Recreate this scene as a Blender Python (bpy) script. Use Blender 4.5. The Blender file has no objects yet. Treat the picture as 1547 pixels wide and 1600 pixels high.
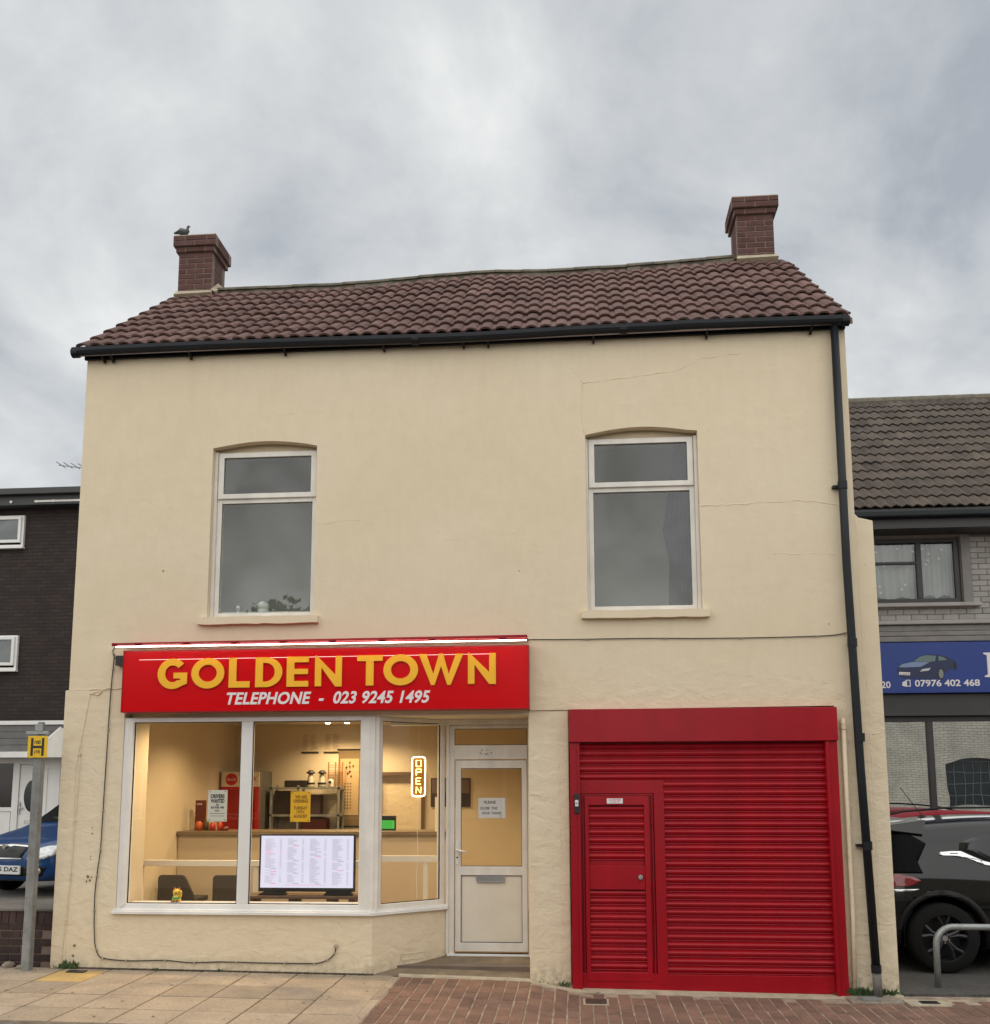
import bpy, bmesh, math, random
from mathutils import Vector, Matrix
from mathutils.geometry import tessellate_polygon
from mathutils.bvhtree import BVHTree
random.seed(7)
R = math.radians
scene = bpy.context.scene
col = scene.collection

# ------------------------------------------------------------------ camera
cam_d = bpy.data.cameras.new("camera")
cam = bpy.data.objects.new("camera", cam_d); col.objects.link(cam)
cam_d.sensor_fit = 'HORIZONTAL'; cam_d.sensor_width = 36.0
cam_d.lens = 1506.0 / 1547.0 * 36.0
cam_d.shift_y = 231.0 / 1547.0
cam_d.clip_start = 0.1; cam_d.clip_end = 900
pitch, yaw, roll = R(7.62555), R(4.7676), R(0.1471)
fwd = Vector((-math.sin(yaw)*math.cos(pitch), math.cos(yaw)*math.cos(pitch), math.sin(pitch)))
right = Vector((math.cos(yaw), math.sin(yaw), 0)); down = fwd.cross(right)
r2 = right*math.cos(roll) + down*math.sin(roll); d2 = -right*math.sin(roll) + down*math.cos(roll)
cam.matrix_world = Matrix(((r2.x, -d2.x, -fwd.x, 0), (r2.y, -d2.y, -fwd.y, -9.6), (r2.z, -d2.z, -fwd.z, 1.8), (0, 0, 0, 1)))
scene.camera = cam

# ------------------------------------------------------------------ world, sun, exposure
SUN_EL, SUN_AZ = R(52), R(200)
world = bpy.data.worlds.new("World"); scene.world = world; world.use_nodes = True
nt = world.node_tree; nt.nodes.clear(); N = nt.nodes.new; Lk = nt.links.new
wo = N('ShaderNodeOutputWorld'); bg = N('ShaderNodeBackground'); bg.inputs['Strength'].default_value = 0.10
sky = N('ShaderNodeTexSky'); sky.sky_type = 'NISHITA'; sky.sun_disc = False
sky.sun_elevation = SUN_EL; sky.sun_rotation = SUN_AZ; sky.air_density = 1.0; sky.dust_density = 2.0
tc = N('ShaderNodeTexCoord'); sep = N('ShaderNodeSeparateXYZ'); Lk(tc.outputs['Generated'], sep.inputs[0])
zc = N('ShaderNodeMath'); zc.operation = 'MAXIMUM'; Lk(sep.outputs['Z'], zc.inputs[0]); zc.inputs[1].default_value = 0.0
za = N('ShaderNodeMath'); za.operation = 'ADD'; Lk(zc.outputs[0], za.inputs[0]); za.inputs[1].default_value = 0.5
dx = N('ShaderNodeMath'); dx.operation = 'DIVIDE'; Lk(sep.outputs['X'], dx.inputs[0]); Lk(za.outputs[0], dx.inputs[1])
dy = N('ShaderNodeMath'); dy.operation = 'DIVIDE'; Lk(sep.outputs['Y'], dy.inputs[0]); Lk(za.outputs[0], dy.inputs[1])
cmb = N('ShaderNodeCombineXYZ'); Lk(dx.outputs[0], cmb.inputs[0]); Lk(dy.outputs[0], cmb.inputs[1]); cmb.inputs[2].default_value = 3.7
def wnoise(scale, detail, rough, dist, off):
    mp = N('ShaderNodeMapping'); mp.inputs['Location'].default_value = off; Lk(cmb.outputs[0], mp.inputs['Vector'])
    n = N('ShaderNodeTexNoise'); n.inputs['Scale'].default_value = scale; n.inputs['Detail'].default_value = detail
    n.inputs['Roughness'].default_value = rough; n.inputs['Distortion'].default_value = dist
    Lk(mp.outputs[0], n.inputs['Vector']); return n
n1 = wnoise(1.1, 3, 0.5, 0.2, (2.3, 7.2, 0)); n2 = wnoise(3.2, 8, 0.58, 0.25, (1.1, 5.2, 0))
mxn = N('ShaderNodeMix'); mxn.data_type = 'FLOAT'; mxn.inputs['Factor'].default_value = 0.6
Lk(n1.outputs['Fac'], mxn.inputs[2]); Lk(n2.outputs['Fac'], mxn.inputs[3])
cr = N('ShaderNodeValToRGB'); Lk(mxn.outputs[0], cr.inputs[0])
el = cr.color_ramp.elements
el[0].position = 0.37; el[0].color = (0.295, 0.318, 0.350, 1)
el[1].position = 0.62; el[1].color = (0.66, 0.667, 0.658, 1)
e = cr.color_ramp.elements.new(0.44); e.color = (0.405, 0.424, 0.445, 1)
e = cr.color_ramp.elements.new(0.52); e.color = (0.51, 0.524, 0.528, 1)
sc_ = N('ShaderNodeVectorMath'); sc_.operation = 'SCALE'; sc_.inputs['Scale'].default_value = 10.0; Lk(cr.outputs[0], sc_.inputs[0])
mxs = N('ShaderNodeMix'); mxs.data_type = 'RGBA'; mxs.inputs['Factor'].default_value = 0.95
Lk(sky.outputs[0], mxs.inputs[6]); Lk(sc_.outputs[0], mxs.inputs[7])
Lk(mxs.outputs[2], bg.inputs['Color']); Lk(bg.outputs[0], wo.inputs[0])

sun_d = bpy.data.lights.new("sun", 'SUN'); sun_d.energy = 1.5; sun_d.angle = R(145); sun_d.color = (1.0, 0.96, 0.90)
sun = bpy.data.objects.new("sun", sun_d); col.objects.link(sun)
sdir = Vector((-0.18, -0.80, 0.78)).normalized()     # towards the sun: behind the photographer
sun.rotation_euler = (-sdir).to_track_quat('-Z', 'Y').to_euler()
vs = scene.view_settings; vs.view_transform = 'Standard'; vs.look = 'None'; vs.gamma = 1; vs.use_curve_mapping = False
vs.exposure = 0.50
scene.cycles.use_denoising = True
scene.cycles.max_bounces = 8; scene.cycles.transparent_max_bounces = 16
scene.cycles.caustics_reflective = False; scene.cycles.caustics_refractive = False
scene.cycles.sample_clamp_indirect = 6

# ------------------------------------------------------------------ materials
def new_mat(name):
    m = bpy.data.materials.new(name); m.use_nodes = True
    return m, m.node_tree, m.node_tree.nodes['Principled BSDF']
def mat(name, rgb, rough=.6, metal=0.0, var=0.0, vscale=3.0, bump=0.0, bscale=40.0, fine=0.0, emit=None, estr=0.0, spec=.5,
        piece=0.0, speck=None, speck_scale=60, speck_th=.68, coat=0.0, streak=0.0, hue=None):
    m, t, b = new_mat(name); n = t.nodes.new; l = t.links.new
    b.inputs['Roughness'].default_value = rough; b.inputs['Metallic'].default_value = metal
    b.inputs['Specular IOR Level'].default_value = spec; b.inputs['Coat Weight'].default_value = coat
    b.inputs['Base Color'].default_value = (*rgb, 1)
    geo = n('ShaderNodeNewGeometry'); cur = None
    def mul(a, fac_socket, lo, hi):
        mr = n('ShaderNodeMapRange'); l(fac_socket, mr.inputs['Value']); mr.inputs['From Min'].default_value = .3; mr.inputs['From Max'].default_value = .7
        mr.inputs['To Min'].default_value = lo; mr.inputs['To Max'].default_value = hi
        v = n('ShaderNodeVectorMath'); v.operation = 'SCALE'; l(mr.outputs[0], v.inputs['Scale'])
        if a is None: v.inputs[0].default_value = rgb
        else: l(a, v.inputs[0])
        return v.outputs[0]
    def noise(scale, detail=5, rgh=.6):
        x = n('ShaderNodeTexNoise'); x.inputs['Scale'].default_value = scale; x.inputs['Detail'].default_value = detail; x.inputs['Roughness'].default_value = rgh
        l(geo.outputs['Position'], x.inputs['Vector']); return x.outputs['Fac']
    if hue:
        mx = n('ShaderNodeMix'); mx.data_type = 'RGBA'; oi = n('ShaderNodeObjectInfo'); l(oi.outputs['Random'], mx.inputs['Factor'])
        mx.inputs[6].default_value = (*rgb, 1); mx.inputs[7].default_value = (*hue, 1); cur = mx.outputs[2]
    if var: cur = mul(cur, noise(vscale), 1-var, 1+var)
    if fine: cur = mul(cur, noise(vscale*14, 3), 1-fine, 1+fine)
    if streak:
        mp = n('ShaderNodeMapping'); mp.inputs['Scale'].default_value = (1, 1, .08); l(geo.outputs['Position'], mp.inputs[0])
        x = n('ShaderNodeTexNoise'); x.inputs['Scale'].default_value = 5; x.inputs['Detail'].default_value = 6; l(mp.outputs[0], x.inputs['Vector'])
        cur = mul(cur, x.outputs['Fac'], 1-streak, 1+streak*.6)
    if piece:
        oi = n('ShaderNodeObjectInfo'); mr = n('ShaderNodeMapRange'); l(oi.outputs['Random'], mr.inputs['Value'])
        mr.inputs['To Min'].default_value = 1-piece; mr.inputs['To Max'].default_value = 1+piece
        v = n('ShaderNodeVectorMath'); v.operation = 'SCALE'; l(mr.outputs[0], v.inputs['Scale'])
        if cur is None: v.inputs[0].default_value = rgb
        else: l(cur, v.inputs[0])
        cur = v.outputs[0]
    if speck:
        x = noise(speck_scale, 2); mr = n('ShaderNodeMapRange'); l(x, mr.inputs['Value']); mr.inputs['From Min'].default_value = speck_th; mr.inputs['From Max'].default_value = speck_th+.04
        mx = n('ShaderNodeMix'); mx.data_type = 'RGBA'; l(mr.outputs[0], mx.inputs['Factor'])
        if cur is None: mx.inputs[6].default_value = (*rgb, 1)
        else: l(cur, mx.inputs[6])
        mx.inputs[7].default_value = (*speck, 1); cur = mx.outputs[2]
    if cur is not None: l(cur, b.inputs['Base Color'])
    if bump:
        bp = n('ShaderNodeBump'); bp.inputs['Strength'].default_value = 1.0; bp.inputs['Distance'].default_value = bump
        l(noise(bscale, 6, .6), bp.inputs['Height']); l(bp.outputs[0], b.inputs['Normal'])
    if emit: b.inputs['Emission Color'].default_value = (*emit, 1); b.inputs['Emission Strength'].default_value = estr
    return m
def glass(name, base=.05, tint=(.93, .96, .95), grow=.55, wob=.0006, dirt=.38):
    m = bpy.data.materials.new(name); m.use_nodes = True; t = m.node_tree; t.nodes.clear(); n = t.nodes.new; l = t.links.new
    o = n('ShaderNodeOutputMaterial'); tr = n('ShaderNodeBsdfTransparent'); tr.inputs[0].default_value = (*tint, 1)
    g = n('ShaderNodeBsdfGlossy'); g.inputs['Roughness'].default_value = .004; g.inputs['Color'].default_value = (.95, .97, .97, 1)
    lw = n('ShaderNodeLayerWeight'); lw.inputs['Blend'].default_value = .5
    p = n('ShaderNodeMath'); p.operation = 'POWER'; l(lw.outputs['Facing'], p.inputs[0]); p.inputs[1].default_value = 4
    a = n('ShaderNodeMath'); a.operation = 'MULTIPLY_ADD'; l(p.outputs[0], a.inputs[0]); a.inputs[1].default_value = grow
    dn = n('ShaderNodeTexNoise'); dn.inputs['Scale'].default_value = 1.3; dn.inputs['Detail'].default_value = 5; dn.inputs['Distortion'].default_value = .8; gp_ = n('ShaderNodeNewGeometry'); l(gp_.outputs['Position'], dn.inputs['Vector'])
    dm = n('ShaderNodeMapRange'); l(dn.outputs['Fac'], dm.inputs['Value']); dm.inputs['From Min'].default_value = .3; dm.inputs['From Max'].default_value = .7; dm.inputs['To Min'].default_value = base*(1-dirt); dm.inputs['To Max'].default_value = base*(1+dirt); l(dm.outputs[0], a.inputs[2])
    geo = n('ShaderNodeNewGeometry'); nz = n('ShaderNodeTexNoise'); nz.inputs['Scale'].default_value = 1.6; nz.inputs['Detail'].default_value = 1; l(geo.outputs['Position'], nz.inputs['Vector'])
    bp = n('ShaderNodeBump'); bp.inputs['Distance'].default_value = wob; l(nz.outputs['Fac'], bp.inputs['Height']); l(bp.outputs[0], g.inputs['Normal'])
    mx = n('ShaderNodeMixShader'); l(a.outputs[0], mx.inputs[0]); l(tr.outputs[0], mx.inputs[1]); l(g.outputs[0], mx.inputs[2]); l(mx.outputs[0], o.inputs[0])
    return m

def render_material():
    """Cream masonry paint: trowelled relief, faint patches, dirt with a shape of its own near the foot."""
    m, t, b = new_mat('cream_render'); n = t.nodes.new; l = t.links.new
    b.inputs['Roughness'].default_value = .75; b.inputs['Specular IOR Level'].default_value = .25
    geo = n('ShaderNodeNewGeometry')
    def noise(sc, d=5, r=.6, dist=0, scl=None):
        x = n('ShaderNodeTexNoise'); x.inputs['Scale'].default_value = sc; x.inputs['Detail'].default_value = d; x.inputs['Roughness'].default_value = r; x.inputs['Distortion'].default_value = dist
        if scl:
            mp = n('ShaderNodeMapping'); mp.inputs['Scale'].default_value = scl; l(geo.outputs['Position'], mp.inputs[0]); l(mp.outputs[0], x.inputs['Vector'])
        else: l(geo.outputs['Position'], x.inputs['Vector'])
        return x.outputs['Fac']
    cr = n('ShaderNodeValToRGB'); l(noise(.55, 6, .55, .4), cr.inputs[0]); e = cr.color_ramp.elements
    e[0].position = .32; e[0].color = (.745, .625, .440, 1); e[1].position = .68; e[1].color = (.785, .675, .495, 1)
    c2 = n('ShaderNodeMix'); c2.data_type = 'RGBA'; c2.blend_type = 'MULTIPLY'; c2.inputs['Factor'].default_value = 1
    l(cr.outputs[0], c2.inputs[6])
    g = n('ShaderNodeValToRGB'); l(noise(9, 7, .65, 0, (1, 1, .5)), g.inputs[0]); ge = g.color_ramp.elements
    ge[0].position = .3; ge[0].color = (.96, .957, .95, 1); ge[1].position = .6; ge[1].color = (1, 1, 1, 1); l(g.outputs[0], c2.inputs[7])
    # rusty and grey specks, splashes low on the wall
    sp = n('ShaderNodeMapRange'); l(noise(38, 2), sp.inputs['Value']); sp.inputs['From Min'].default_value = .745; sp.inputs['From Max'].default_value = .78
    c3 = n('ShaderNodeMix'); c3.data_type = 'RGBA'; l(sp.outputs[0], c3.inputs['Factor']); l(c2.outputs[2], c3.inputs[6]); c3.inputs[7].default_value = (.28, .21, .13, 1)
    sepp = n('ShaderNodeSeparateXYZ'); l(geo.outputs['Position'], sepp.inputs[0])
    lo = n('ShaderNodeMapRange'); l(sepp.outputs['Z'], lo.inputs['Value']); lo.inputs['From Min'].default_value = .20; lo.inputs['From Max'].default_value = -.10
    th = n('ShaderNodeMath'); th.operation = 'MULTIPLY'; l(lo.outputs[0], th.inputs[0])
    d = n('ShaderNodeMapRange'); l(noise(11, 6, .7), d.inputs['Value']); d.inputs['From Min'].default_value = .42; d.inputs['From Max'].default_value = .66; l(d.outputs[0], th.inputs[1])
    c4 = n('ShaderNodeMix'); c4.data_type = 'RGBA'; l(th.outputs[0], c4.inputs['Factor']); l(c3.outputs[2], c4.inputs[6]); c4.inputs[7].default_value = (.30, .25, .17, 1)
    l(c4.outputs[2], b.inputs['Base Color'])
    st = n('ShaderNodeMapRange'); l(noise(6, 5, .6, 0, (1, 1, .06)), st.inputs['Value']); st.inputs['From Min'].default_value = .50; st.inputs['From Max'].default_value = .72
    hz = n('ShaderNodeMapRange'); l(sepp.outputs['Z'], hz.inputs['Value']); hz.inputs['From Min'].default_value = 5.5; hz.inputs['From Max'].default_value = 6.45; hz.inputs['To Max'].default_value = .12
    sm = n('ShaderNodeMath'); sm.operation = 'MULTIPLY'; l(st.outputs[0], sm.inputs[0]); l(hz.outputs[0], sm.inputs[1])
    c5 = n('ShaderNodeMix'); c5.data_type = 'RGBA'; l(sm.outputs[0], c5.inputs['Factor']); l(c4.outputs[2], c5.inputs[6]); c5.inputs[7].default_value = (.42, .37, .28, 1)
    l(c5.outputs[2], b.inputs['Base Color'])
    # relief
    b1 = n('ShaderNodeBump'); b1.inputs['Distance'].default_value = .012; l(noise(1.7, 4, .5, .6), b1.inputs['Height'])
    b2 = n('ShaderNodeBump'); b2.inputs['Distance'].default_value = .017
    zr = n('ShaderNodeMapRange'); l(sepp.outputs['Z'], zr.inputs['Value']); zr.inputs['From Min'].default_value = 2.55; zr.inputs['From Max'].default_value = 3.1; zr.inputs['To Min'].default_value = 1.0; zr.inputs['To Max'].default_value = .17
    hm = n('ShaderNodeMath'); hm.operation = 'MULTIPLY'; l(noise(5.5, 5, .55, .5, (1, 1, 1.5)), hm.inputs[0]); l(zr.outputs[0], hm.inputs[1]); l(hm.outputs[0], b2.inputs['Height']); l(b1.outputs[0], b2.inputs['Normal'])
    b3 = n('ShaderNodeBump'); b3.inputs['Distance'].default_value = .0012; l(noise(90, 4, .7), b3.inputs['Height']); l(b2.outputs[0], b3.inputs['Normal'])
    l(b3.outputs[0], b.inputs['Normal'])
    return m
def wall_brick_material(name, c1, c2, mortar, bw=.225, bh=.075, bump=.006, plane='XZ'):
    m, t, b = new_mat(name); n = t.nodes.new; l = t.links.new; b.inputs['Roughness'].default_value = .85
    geo = n('ShaderNodeNewGeometry'); s = n('ShaderNodeSeparateXYZ'); l(geo.outputs['Position'], s.inputs[0]); c = n('ShaderNodeCombineXYZ')
    l(s.outputs['X'], c.inputs[0]); l(s.outputs['Z'], c.inputs[1])
    br = n('ShaderNodeTexBrick'); l(c.outputs[0], br.inputs['Vector']); br.inputs['Scale'].default_value = 1.0
    br.inputs['Brick Width'].default_value = bw; br.inputs['Row Height'].default_value = bh; br.inputs['Mortar Size'].default_value = .006; br.inputs['Mortar Smooth'].default_value = .3
    br.inputs['Color1'].default_value = (*c1, 1); br.inputs['Color2'].default_value = (*c2, 1); br.inputs['Mortar'].default_value = (*mortar, 1)
    nz = n('ShaderNodeTexNoise'); nz.inputs['Scale'].default_value = 2.2; nz.inputs['Detail'].default_value = 7; l(geo.outputs['Position'], nz.inputs['Vector'])
    mr = n('ShaderNodeMapRange'); l(nz.outputs['Fac'], mr.inputs['Value']); mr.inputs['To Min'].default_value = .6; mr.inputs['To Max'].default_value = 1.4
    v = n('ShaderNodeVectorMath'); v.operation = 'SCALE'; l(br.outputs['Color'], v.inputs[0]); l(mr.outputs[0], v.inputs['Scale']); l(v.outputs[0], b.inputs['Base Color'])
    bp = n('ShaderNodeBump'); bp.invert = True; bp.inputs['Distance'].default_value = bump; l(br.outputs['Fac'], bp.inputs['Height']); l(bp.outputs[0], b.inputs['Normal'])
    return m

M = {}
M['render'] = render_material()
M['roof_tile'] = mat('roof_tile', (.120, .058, .047), .8, var=.22, vscale=2.2, fine=.25, piece=.17, bump=.004, bscale=60, hue=(.135, .072, .060), speck=(.20, .19, .13), speck_scale=26, speck_th=.70)
M['ridge'] = mat('ridge', (.15, .135, .10), .9, var=.3, vscale=9, bump=.006, bscale=50)
M['mortar'] = mat('mortar', (.42, .36, .26), .9, var=.2, vscale=8, bump=.006, bscale=40)
M['mortar_dark'] = mat('mortar_dark', (.205, .15, .125), .9, var=.2, vscale=8)
M['chim_brick'] = mat('chimney_brick', (.125, .050, .038), .85, var=.25, vscale=9, piece=.3, bump=.003, bscale=90, hue=(.085, .040, .036))
M['gutter'] = mat('gutter_plastic', (.010, .012, .015), .45, spec=.3, var=.2, vscale=4)
M['pvc'] = mat('white_pvc', (.80, .79, .76), .35, var=.05, vscale=2, streak=.05)
M['pvc_old'] = mat('white_pvc_weathered', (.78, .74, .67), .45, var=.08, vscale=4, streak=.12)
M['gasket'] = mat('gasket', (.02, .02, .02), .6)
M['glass'] = glass('window_glass', .09, (.86, .90, .88), dirt=.28)
M['shopglass'] = glass('shop_glass', .045, (.95, .97, .96), .4)
M['mirrorglass'] = glass('filmed_glass', .85, (.2, .22, .22), .25, .0014, .05)
M['red_sign'] = mat('red_acrylic', (.60, .001, .004), .22, var=.03, vscale=2, spec=.18)
M['red_metal'] = mat('red_powder_coat', (.33, .004, .012), .30, spec=.3, var=.09, vscale=2.2, fine=.04, streak=.10, bump=.0006, bscale=12)
M['gold'] = mat('gold_letters', (.92, .50, .03), .4, var=.04, spec=.3)
M['white_print'] = mat('white_print', (.78, .76, .76), .5)
M['led'] = mat('led_tube', (.9, .9, .9), .5, emit=(1.0, .82, .74), estr=17.0)
M['black'] = mat('black_plastic', (.015, .015, .016), .4)
M['cable'] = mat('black_cable', (.05, .045, .04), .55)
M['steel'] = mat('steel', (.45, .45, .44), .35, metal=.9, var=.1)
M['galv'] = mat('galvanised', (.33, .35, .34), .5, metal=.55, var=.22, vscale=7, bump=.001, bscale=60, fine=.12)
M['post'] = mat('grey_post', (.26, .26, .25), .7, var=.28, vscale=6, streak=.3, speck=(.12, .10, .09), speck_scale=45, speck_th=.66)
M['slab'] = mat('slab', (.365, .29, .21), .9, var=.16, vscale=3, fine=.16, piece=.13, bump=.002, bscale=160, speck=(.18, .13, .09), speck_scale=22, speck_th=.70)
M['paver'] = mat('paver', (.190, .108, .078), .9, var=.22, vscale=5, fine=.16, piece=.15, bump=.002, bscale=120, hue=(.200, .112, .078), speck=(.33, .25, .19), speck_scale=17, speck_th=.71)
M['joint'] = mat('joint_sand', (.33, .26, .19), .95, var=.45, vscale=6, bump=.003, bscale=120)
M['joint_dark'] = mat('joint_dark', (.085, .062, .045), .95, var=.35, vscale=9)
M['asphalt'] = mat('asphalt', (.075, .070, .064), .92, var=.3, vscale=1.6, fine=.3, bump=.004, bscale=140, speck=(.16, .15, .14), speck_scale=110, speck_th=.62)
M['yard'] = mat('yard_asphalt', (.165, .15, .13), .92, var=.3, vscale=1.2, fine=.2, bump=.004, bscale=120)
M['kerb'] = mat('kerb_stone', (.16, .15, .135), .9, var=.3, vscale=7, bump=.004, bscale=90)
M['concrete'] = mat('concrete_step', (.20, .155, .105), .9, var=.35, vscale=3.5, fine=.15, bump=.005, bscale=60)
M['lowbrick'] = mat('low_wall_brick', (.042, .026, .023), .85, var=.3, vscale=8, piece=.22, bump=.004, bscale=70, hue=(.055, .031, .026))
M['weed'] = mat('weed_leaf', (.045, .085, .025), .7, var=.4, vscale=30, piece=.2)
M['stone'] = mat('rubble', (.26, .22, .17), .9, var=.3, vscale=14, bump=.01, bscale=30)
M['dark_brick'] = wall_brick_material('dark_brick_wall', (.026, .018, .016), (.042, .027, .023), (.018, .014, .013))
M['red_brick'] = wall_brick_material('red_brick_wall', (.16, .07, .04), (.12, .05, .03), (.15, .12, .10))
M['pale_brick'] = wall_brick_material('pale_painted_brick', (.78, .74, .62), (.84, .80, .68), (.52, .48, .39), bump=.012)
M['grey_paint'] = mat('grey_painted_brick', (.36, .345, .325), .8, var=.1, vscale=5, piece=.10, bump=.004, bscale=50)
M['grey_mortar'] = mat('grey_painted_joint', (.21, .20, .19), .85, var=.1)
M['grey_band'] = mat('grey_painted_band', (.235, .22, .21), .75, var=.12, vscale=6, streak=.1)
M['brown_tile'] = mat('brown_roof_tile', (.080, .060, .049), .85, var=.28, vscale=3, fine=.2, piece=.22, bump=.004, bscale=60, hue=(.088, .070, .054), speck=(.42, .40, .34), speck_scale=15, speck_th=.735)
M['char'] = mat('charcoal_paint', (.042, .042, .043), .5, var=.1)
M['blue_sign'] = mat('blue_sign', (.010, .040, .24), .4, var=.05)
M['cladding'] = mat('grey_cladding', (.16, .155, .15), .7, var=.15, vscale=4)
M['yellow'] = mat('yellow_sign', (.80, .50, .015), .5, var=.08, vscale=20)
M['print_black'] = mat('print_black', (.02, .02, .02), .6)
M['foliage'] = mat('foliage', (.045, .075, .025), .8, var=.4, vscale=2, piece=.2)
M['bark'] = mat('bark', (.10, .075, .05), .9, var=.3, vscale=6)

# ------------------------------------------------------------------ geometry helpers
class MB:
    def __init__(s, T=None): s.v = []; s.f = []; s.T = T
    def add(s, vs_, fs):
        o = len(s.v)
        for p in vs_:
            p = Vector(p); s.v.append(s.T @ p if s.T else p)
        s.f += [tuple(i+o for i in f) for f in fs]; return s
    def box(s, x0, x1, y0, y1, z0, z1):
        return s.add([(x0,y0,z0),(x1,y0,z0),(x1,y1,z0),(x0,y1,z0),(x0,y0,z1),(x1,y0,z1),(x1,y1,z1),(x0,y1,z1)],
                     [(0,3,2,1),(4,5,6,7),(0,1,5,4),(1,2,6,5),(2,3,7,6),(3,0,4,7)])
    def prism(s, poly, y0, y1, holes=(), axis='y'):
        """poly in (a,b); axis y -> (x,z) extruded in y; axis x -> (y,z) in x; axis z -> (x,y) in z"""
        loops = [list(poly)] + [list(h) for h in holes]
        def P(p, d):
            return (p[0], d, p[1]) if axis == 'y' else ((d, p[0], p[1]) if axis == 'x' else (p[0], p[1], d))
        tris = tessellate_polygon([[Vector((p[0], p[1], 0)) for p in L] for L in loops])
        flat = [p for L in loops for p in L]; n = len(flat)
        fs = [tuple(t) for t in tris] + [tuple(i+n for i in reversed(t)) for t in tris]
        k = 0
        for L in loops:
            m = len(L)
            for i in range(m): j = (i+1) % m; fs.append((k+i, k+j, k+j+n, k+i+n))
            k += m
        return s.add([P(p, y0) for p in flat] + [P(p, y1) for p in flat], fs)
    def frame(s, x0, x1, z0, z1, w, y0, y1):
        w = w if isinstance(w, (tuple, list)) else (w, w, w, w)   # left,right,bottom,top
        return s.prism([(x0,z0),(x1,z0),(x1,z1),(x0,z1)], y0, y1, [[(x0+w[0],z0+w[2]),(x0+w[0],z1-w[3]),(x1-w[1],z1-w[3]),(x1-w[1],z0+w[2])]])
    def tube(s, path, r, n=8, sx=1.0, closed=False, cap=True):
        path = [Vector(p) for p in path]; m = len(path); rr = r if isinstance(r, (list, tuple)) else [r]*m
        vs_, up = [], None
        for i, p in enumerate(path):
            a = path[i-1] if (i > 0 or closed) else path[i]; b = path[(i+1) % m] if (i < m-1 or closed) else path[i]
            d = (b-a).normalized()
            if up is None: up = Vector((0,0,1)) if abs(d.z) < .9 else Vector((0,1,0))
            sd = d.cross(up).normalized(); up = sd.cross(d).normalized()
            for k in range(n):
                t = 2*math.pi*k/n; vs_.append(p + sd*math.cos(t)*rr[i]*sx + up*math.sin(t)*rr[i])
        fs = []
        for i in range(m if closed else m-1):
            for k in range(n):
                a = i*n+k; b = i*n+(k+1) % n; c = ((i+1) % m)*n+(k+1) % n; d_ = ((i+1) % m)*n+k; fs.append((a, b, c, d_))
        if cap and not closed: fs.append(tuple(range(n-1, -1, -1))); fs.append(tuple((m-1)*n+k for k in range(n)))
        return s.add(vs_, fs)
    def cyl(s, c, r, h, axis='z', n=24, r2=None):
        c = Vector(c); a = {'x': Vector((1,0,0)), 'y': Vector((0,1,0)), 'z': Vector((0,0,1))}[axis]
        return s.tube([c, c+a*h], [r, r if r2 is None else r2], n)
    def lathe(s, prof, c, n=20, sy=1.0):
        c = Vector(c); vs_ = []; fs = []; m = len(prof)
        for r, z in prof:
            for k in range(n):
                t = 2*math.pi*k/n; vs_.append((c.x+r*math.cos(t), c.y+r*sy*math.sin(t), c.z+z))
        for i in range(m-1):
            for k in range(n): fs.append((i*n+k, i*n+(k+1) % n, (i+1)*n+(k+1) % n, (i+1)*n+k))
        fs.append(tuple(range(n-1, -1, -1))); fs.append(tuple((m-1)*n+k for k in range(n)))
        return s.add(vs_, fs)
    def quad(s, a, b, c, d): return s.add([a, b, c, d], [(0, 1, 2, 3)])
    def mesh(s, name, off=Vector((0,0,0)), smooth=False):
        me = bpy.data.meshes.new(name); me.from_pydata([tuple(p-off) for p in s.v], [], s.f)
        bm = bmesh.new(); bm.from_mesh(me); bmesh.ops.recalc_face_normals(bm, faces=bm.faces); bm.to_mesh(me); bm.free()
        if smooth: me.polygons.foreach_set('use_smooth', [True]*len(me.polygons))
        return me
    def build(s, name, m, parent=None, bevel=0, smooth=False, label=None, kind=None, seg=2, local=False, flip=False):
        off = Vector((0,0,0)) if (parent is None or local) else base_of(parent)
        me = s.mesh(name, off, smooth)
        me.materials.append(M[m] if isinstance(m, str) else m)
        o = bpy.data.objects.new(name, me); col.objects.link(o)
        if parent is not None: o.parent = parent
        if bevel:
            b = o.modifiers.new('bevel', 'BEVEL'); b.width = bevel; b.segments = seg; b.limit_method = 'ANGLE'; b.angle_limit = R(35)
        if smooth == 'auto':
            pass
        if label: o['label'] = label
        if kind: o['kind'] = kind
        return o
def base_of(o):
    t = Vector((0,0,0))
    while o is not None: t += o.location; o = o.parent
    return t
def tag(o, label=None, cat=None, group=None, kind=None):
    if label: o['label'] = label
    if cat: o['category'] = cat
    if group: o['group'] = group
    if kind: o['kind'] = kind
    return o
def thing(name, label, cat, loc=(0,0,0), rotz=0, group=None):
    o = bpy.data.objects.new(name, None); col.objects.link(o); o.empty_display_size = .1
    o.location = loc; o.rotation_euler = (0, 0, rotz); return tag(o, label, cat, group)
def struct(mb, name, m, **k): return mb.build(name, m, kind='structure', **k)
def piece(name, me, parent, mw):
    o = bpy.data.objects.new(name, me); col.objects.link(o); o.parent = parent
    o.matrix_local = Matrix.Translation(-base_of(parent)) @ mw; return o
def box_mesh(name, x, y, z, m, bev=0):
    """box centred on the origin with chamfered front edges when bev is set"""
    a = MB().box(-x/2, x/2, -y/2, y/2, -z/2, z/2); me = a.mesh(name); me.materials.append(M[m])
    if bev:
        bm = bmesh.new(); bm.from_mesh(me); bmesh.ops.bevel(bm, geom=bm.edges[:], offset=bev, segments=1, affect='EDGES'); bm.to_mesh(me); bm.free()
    return me
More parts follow.
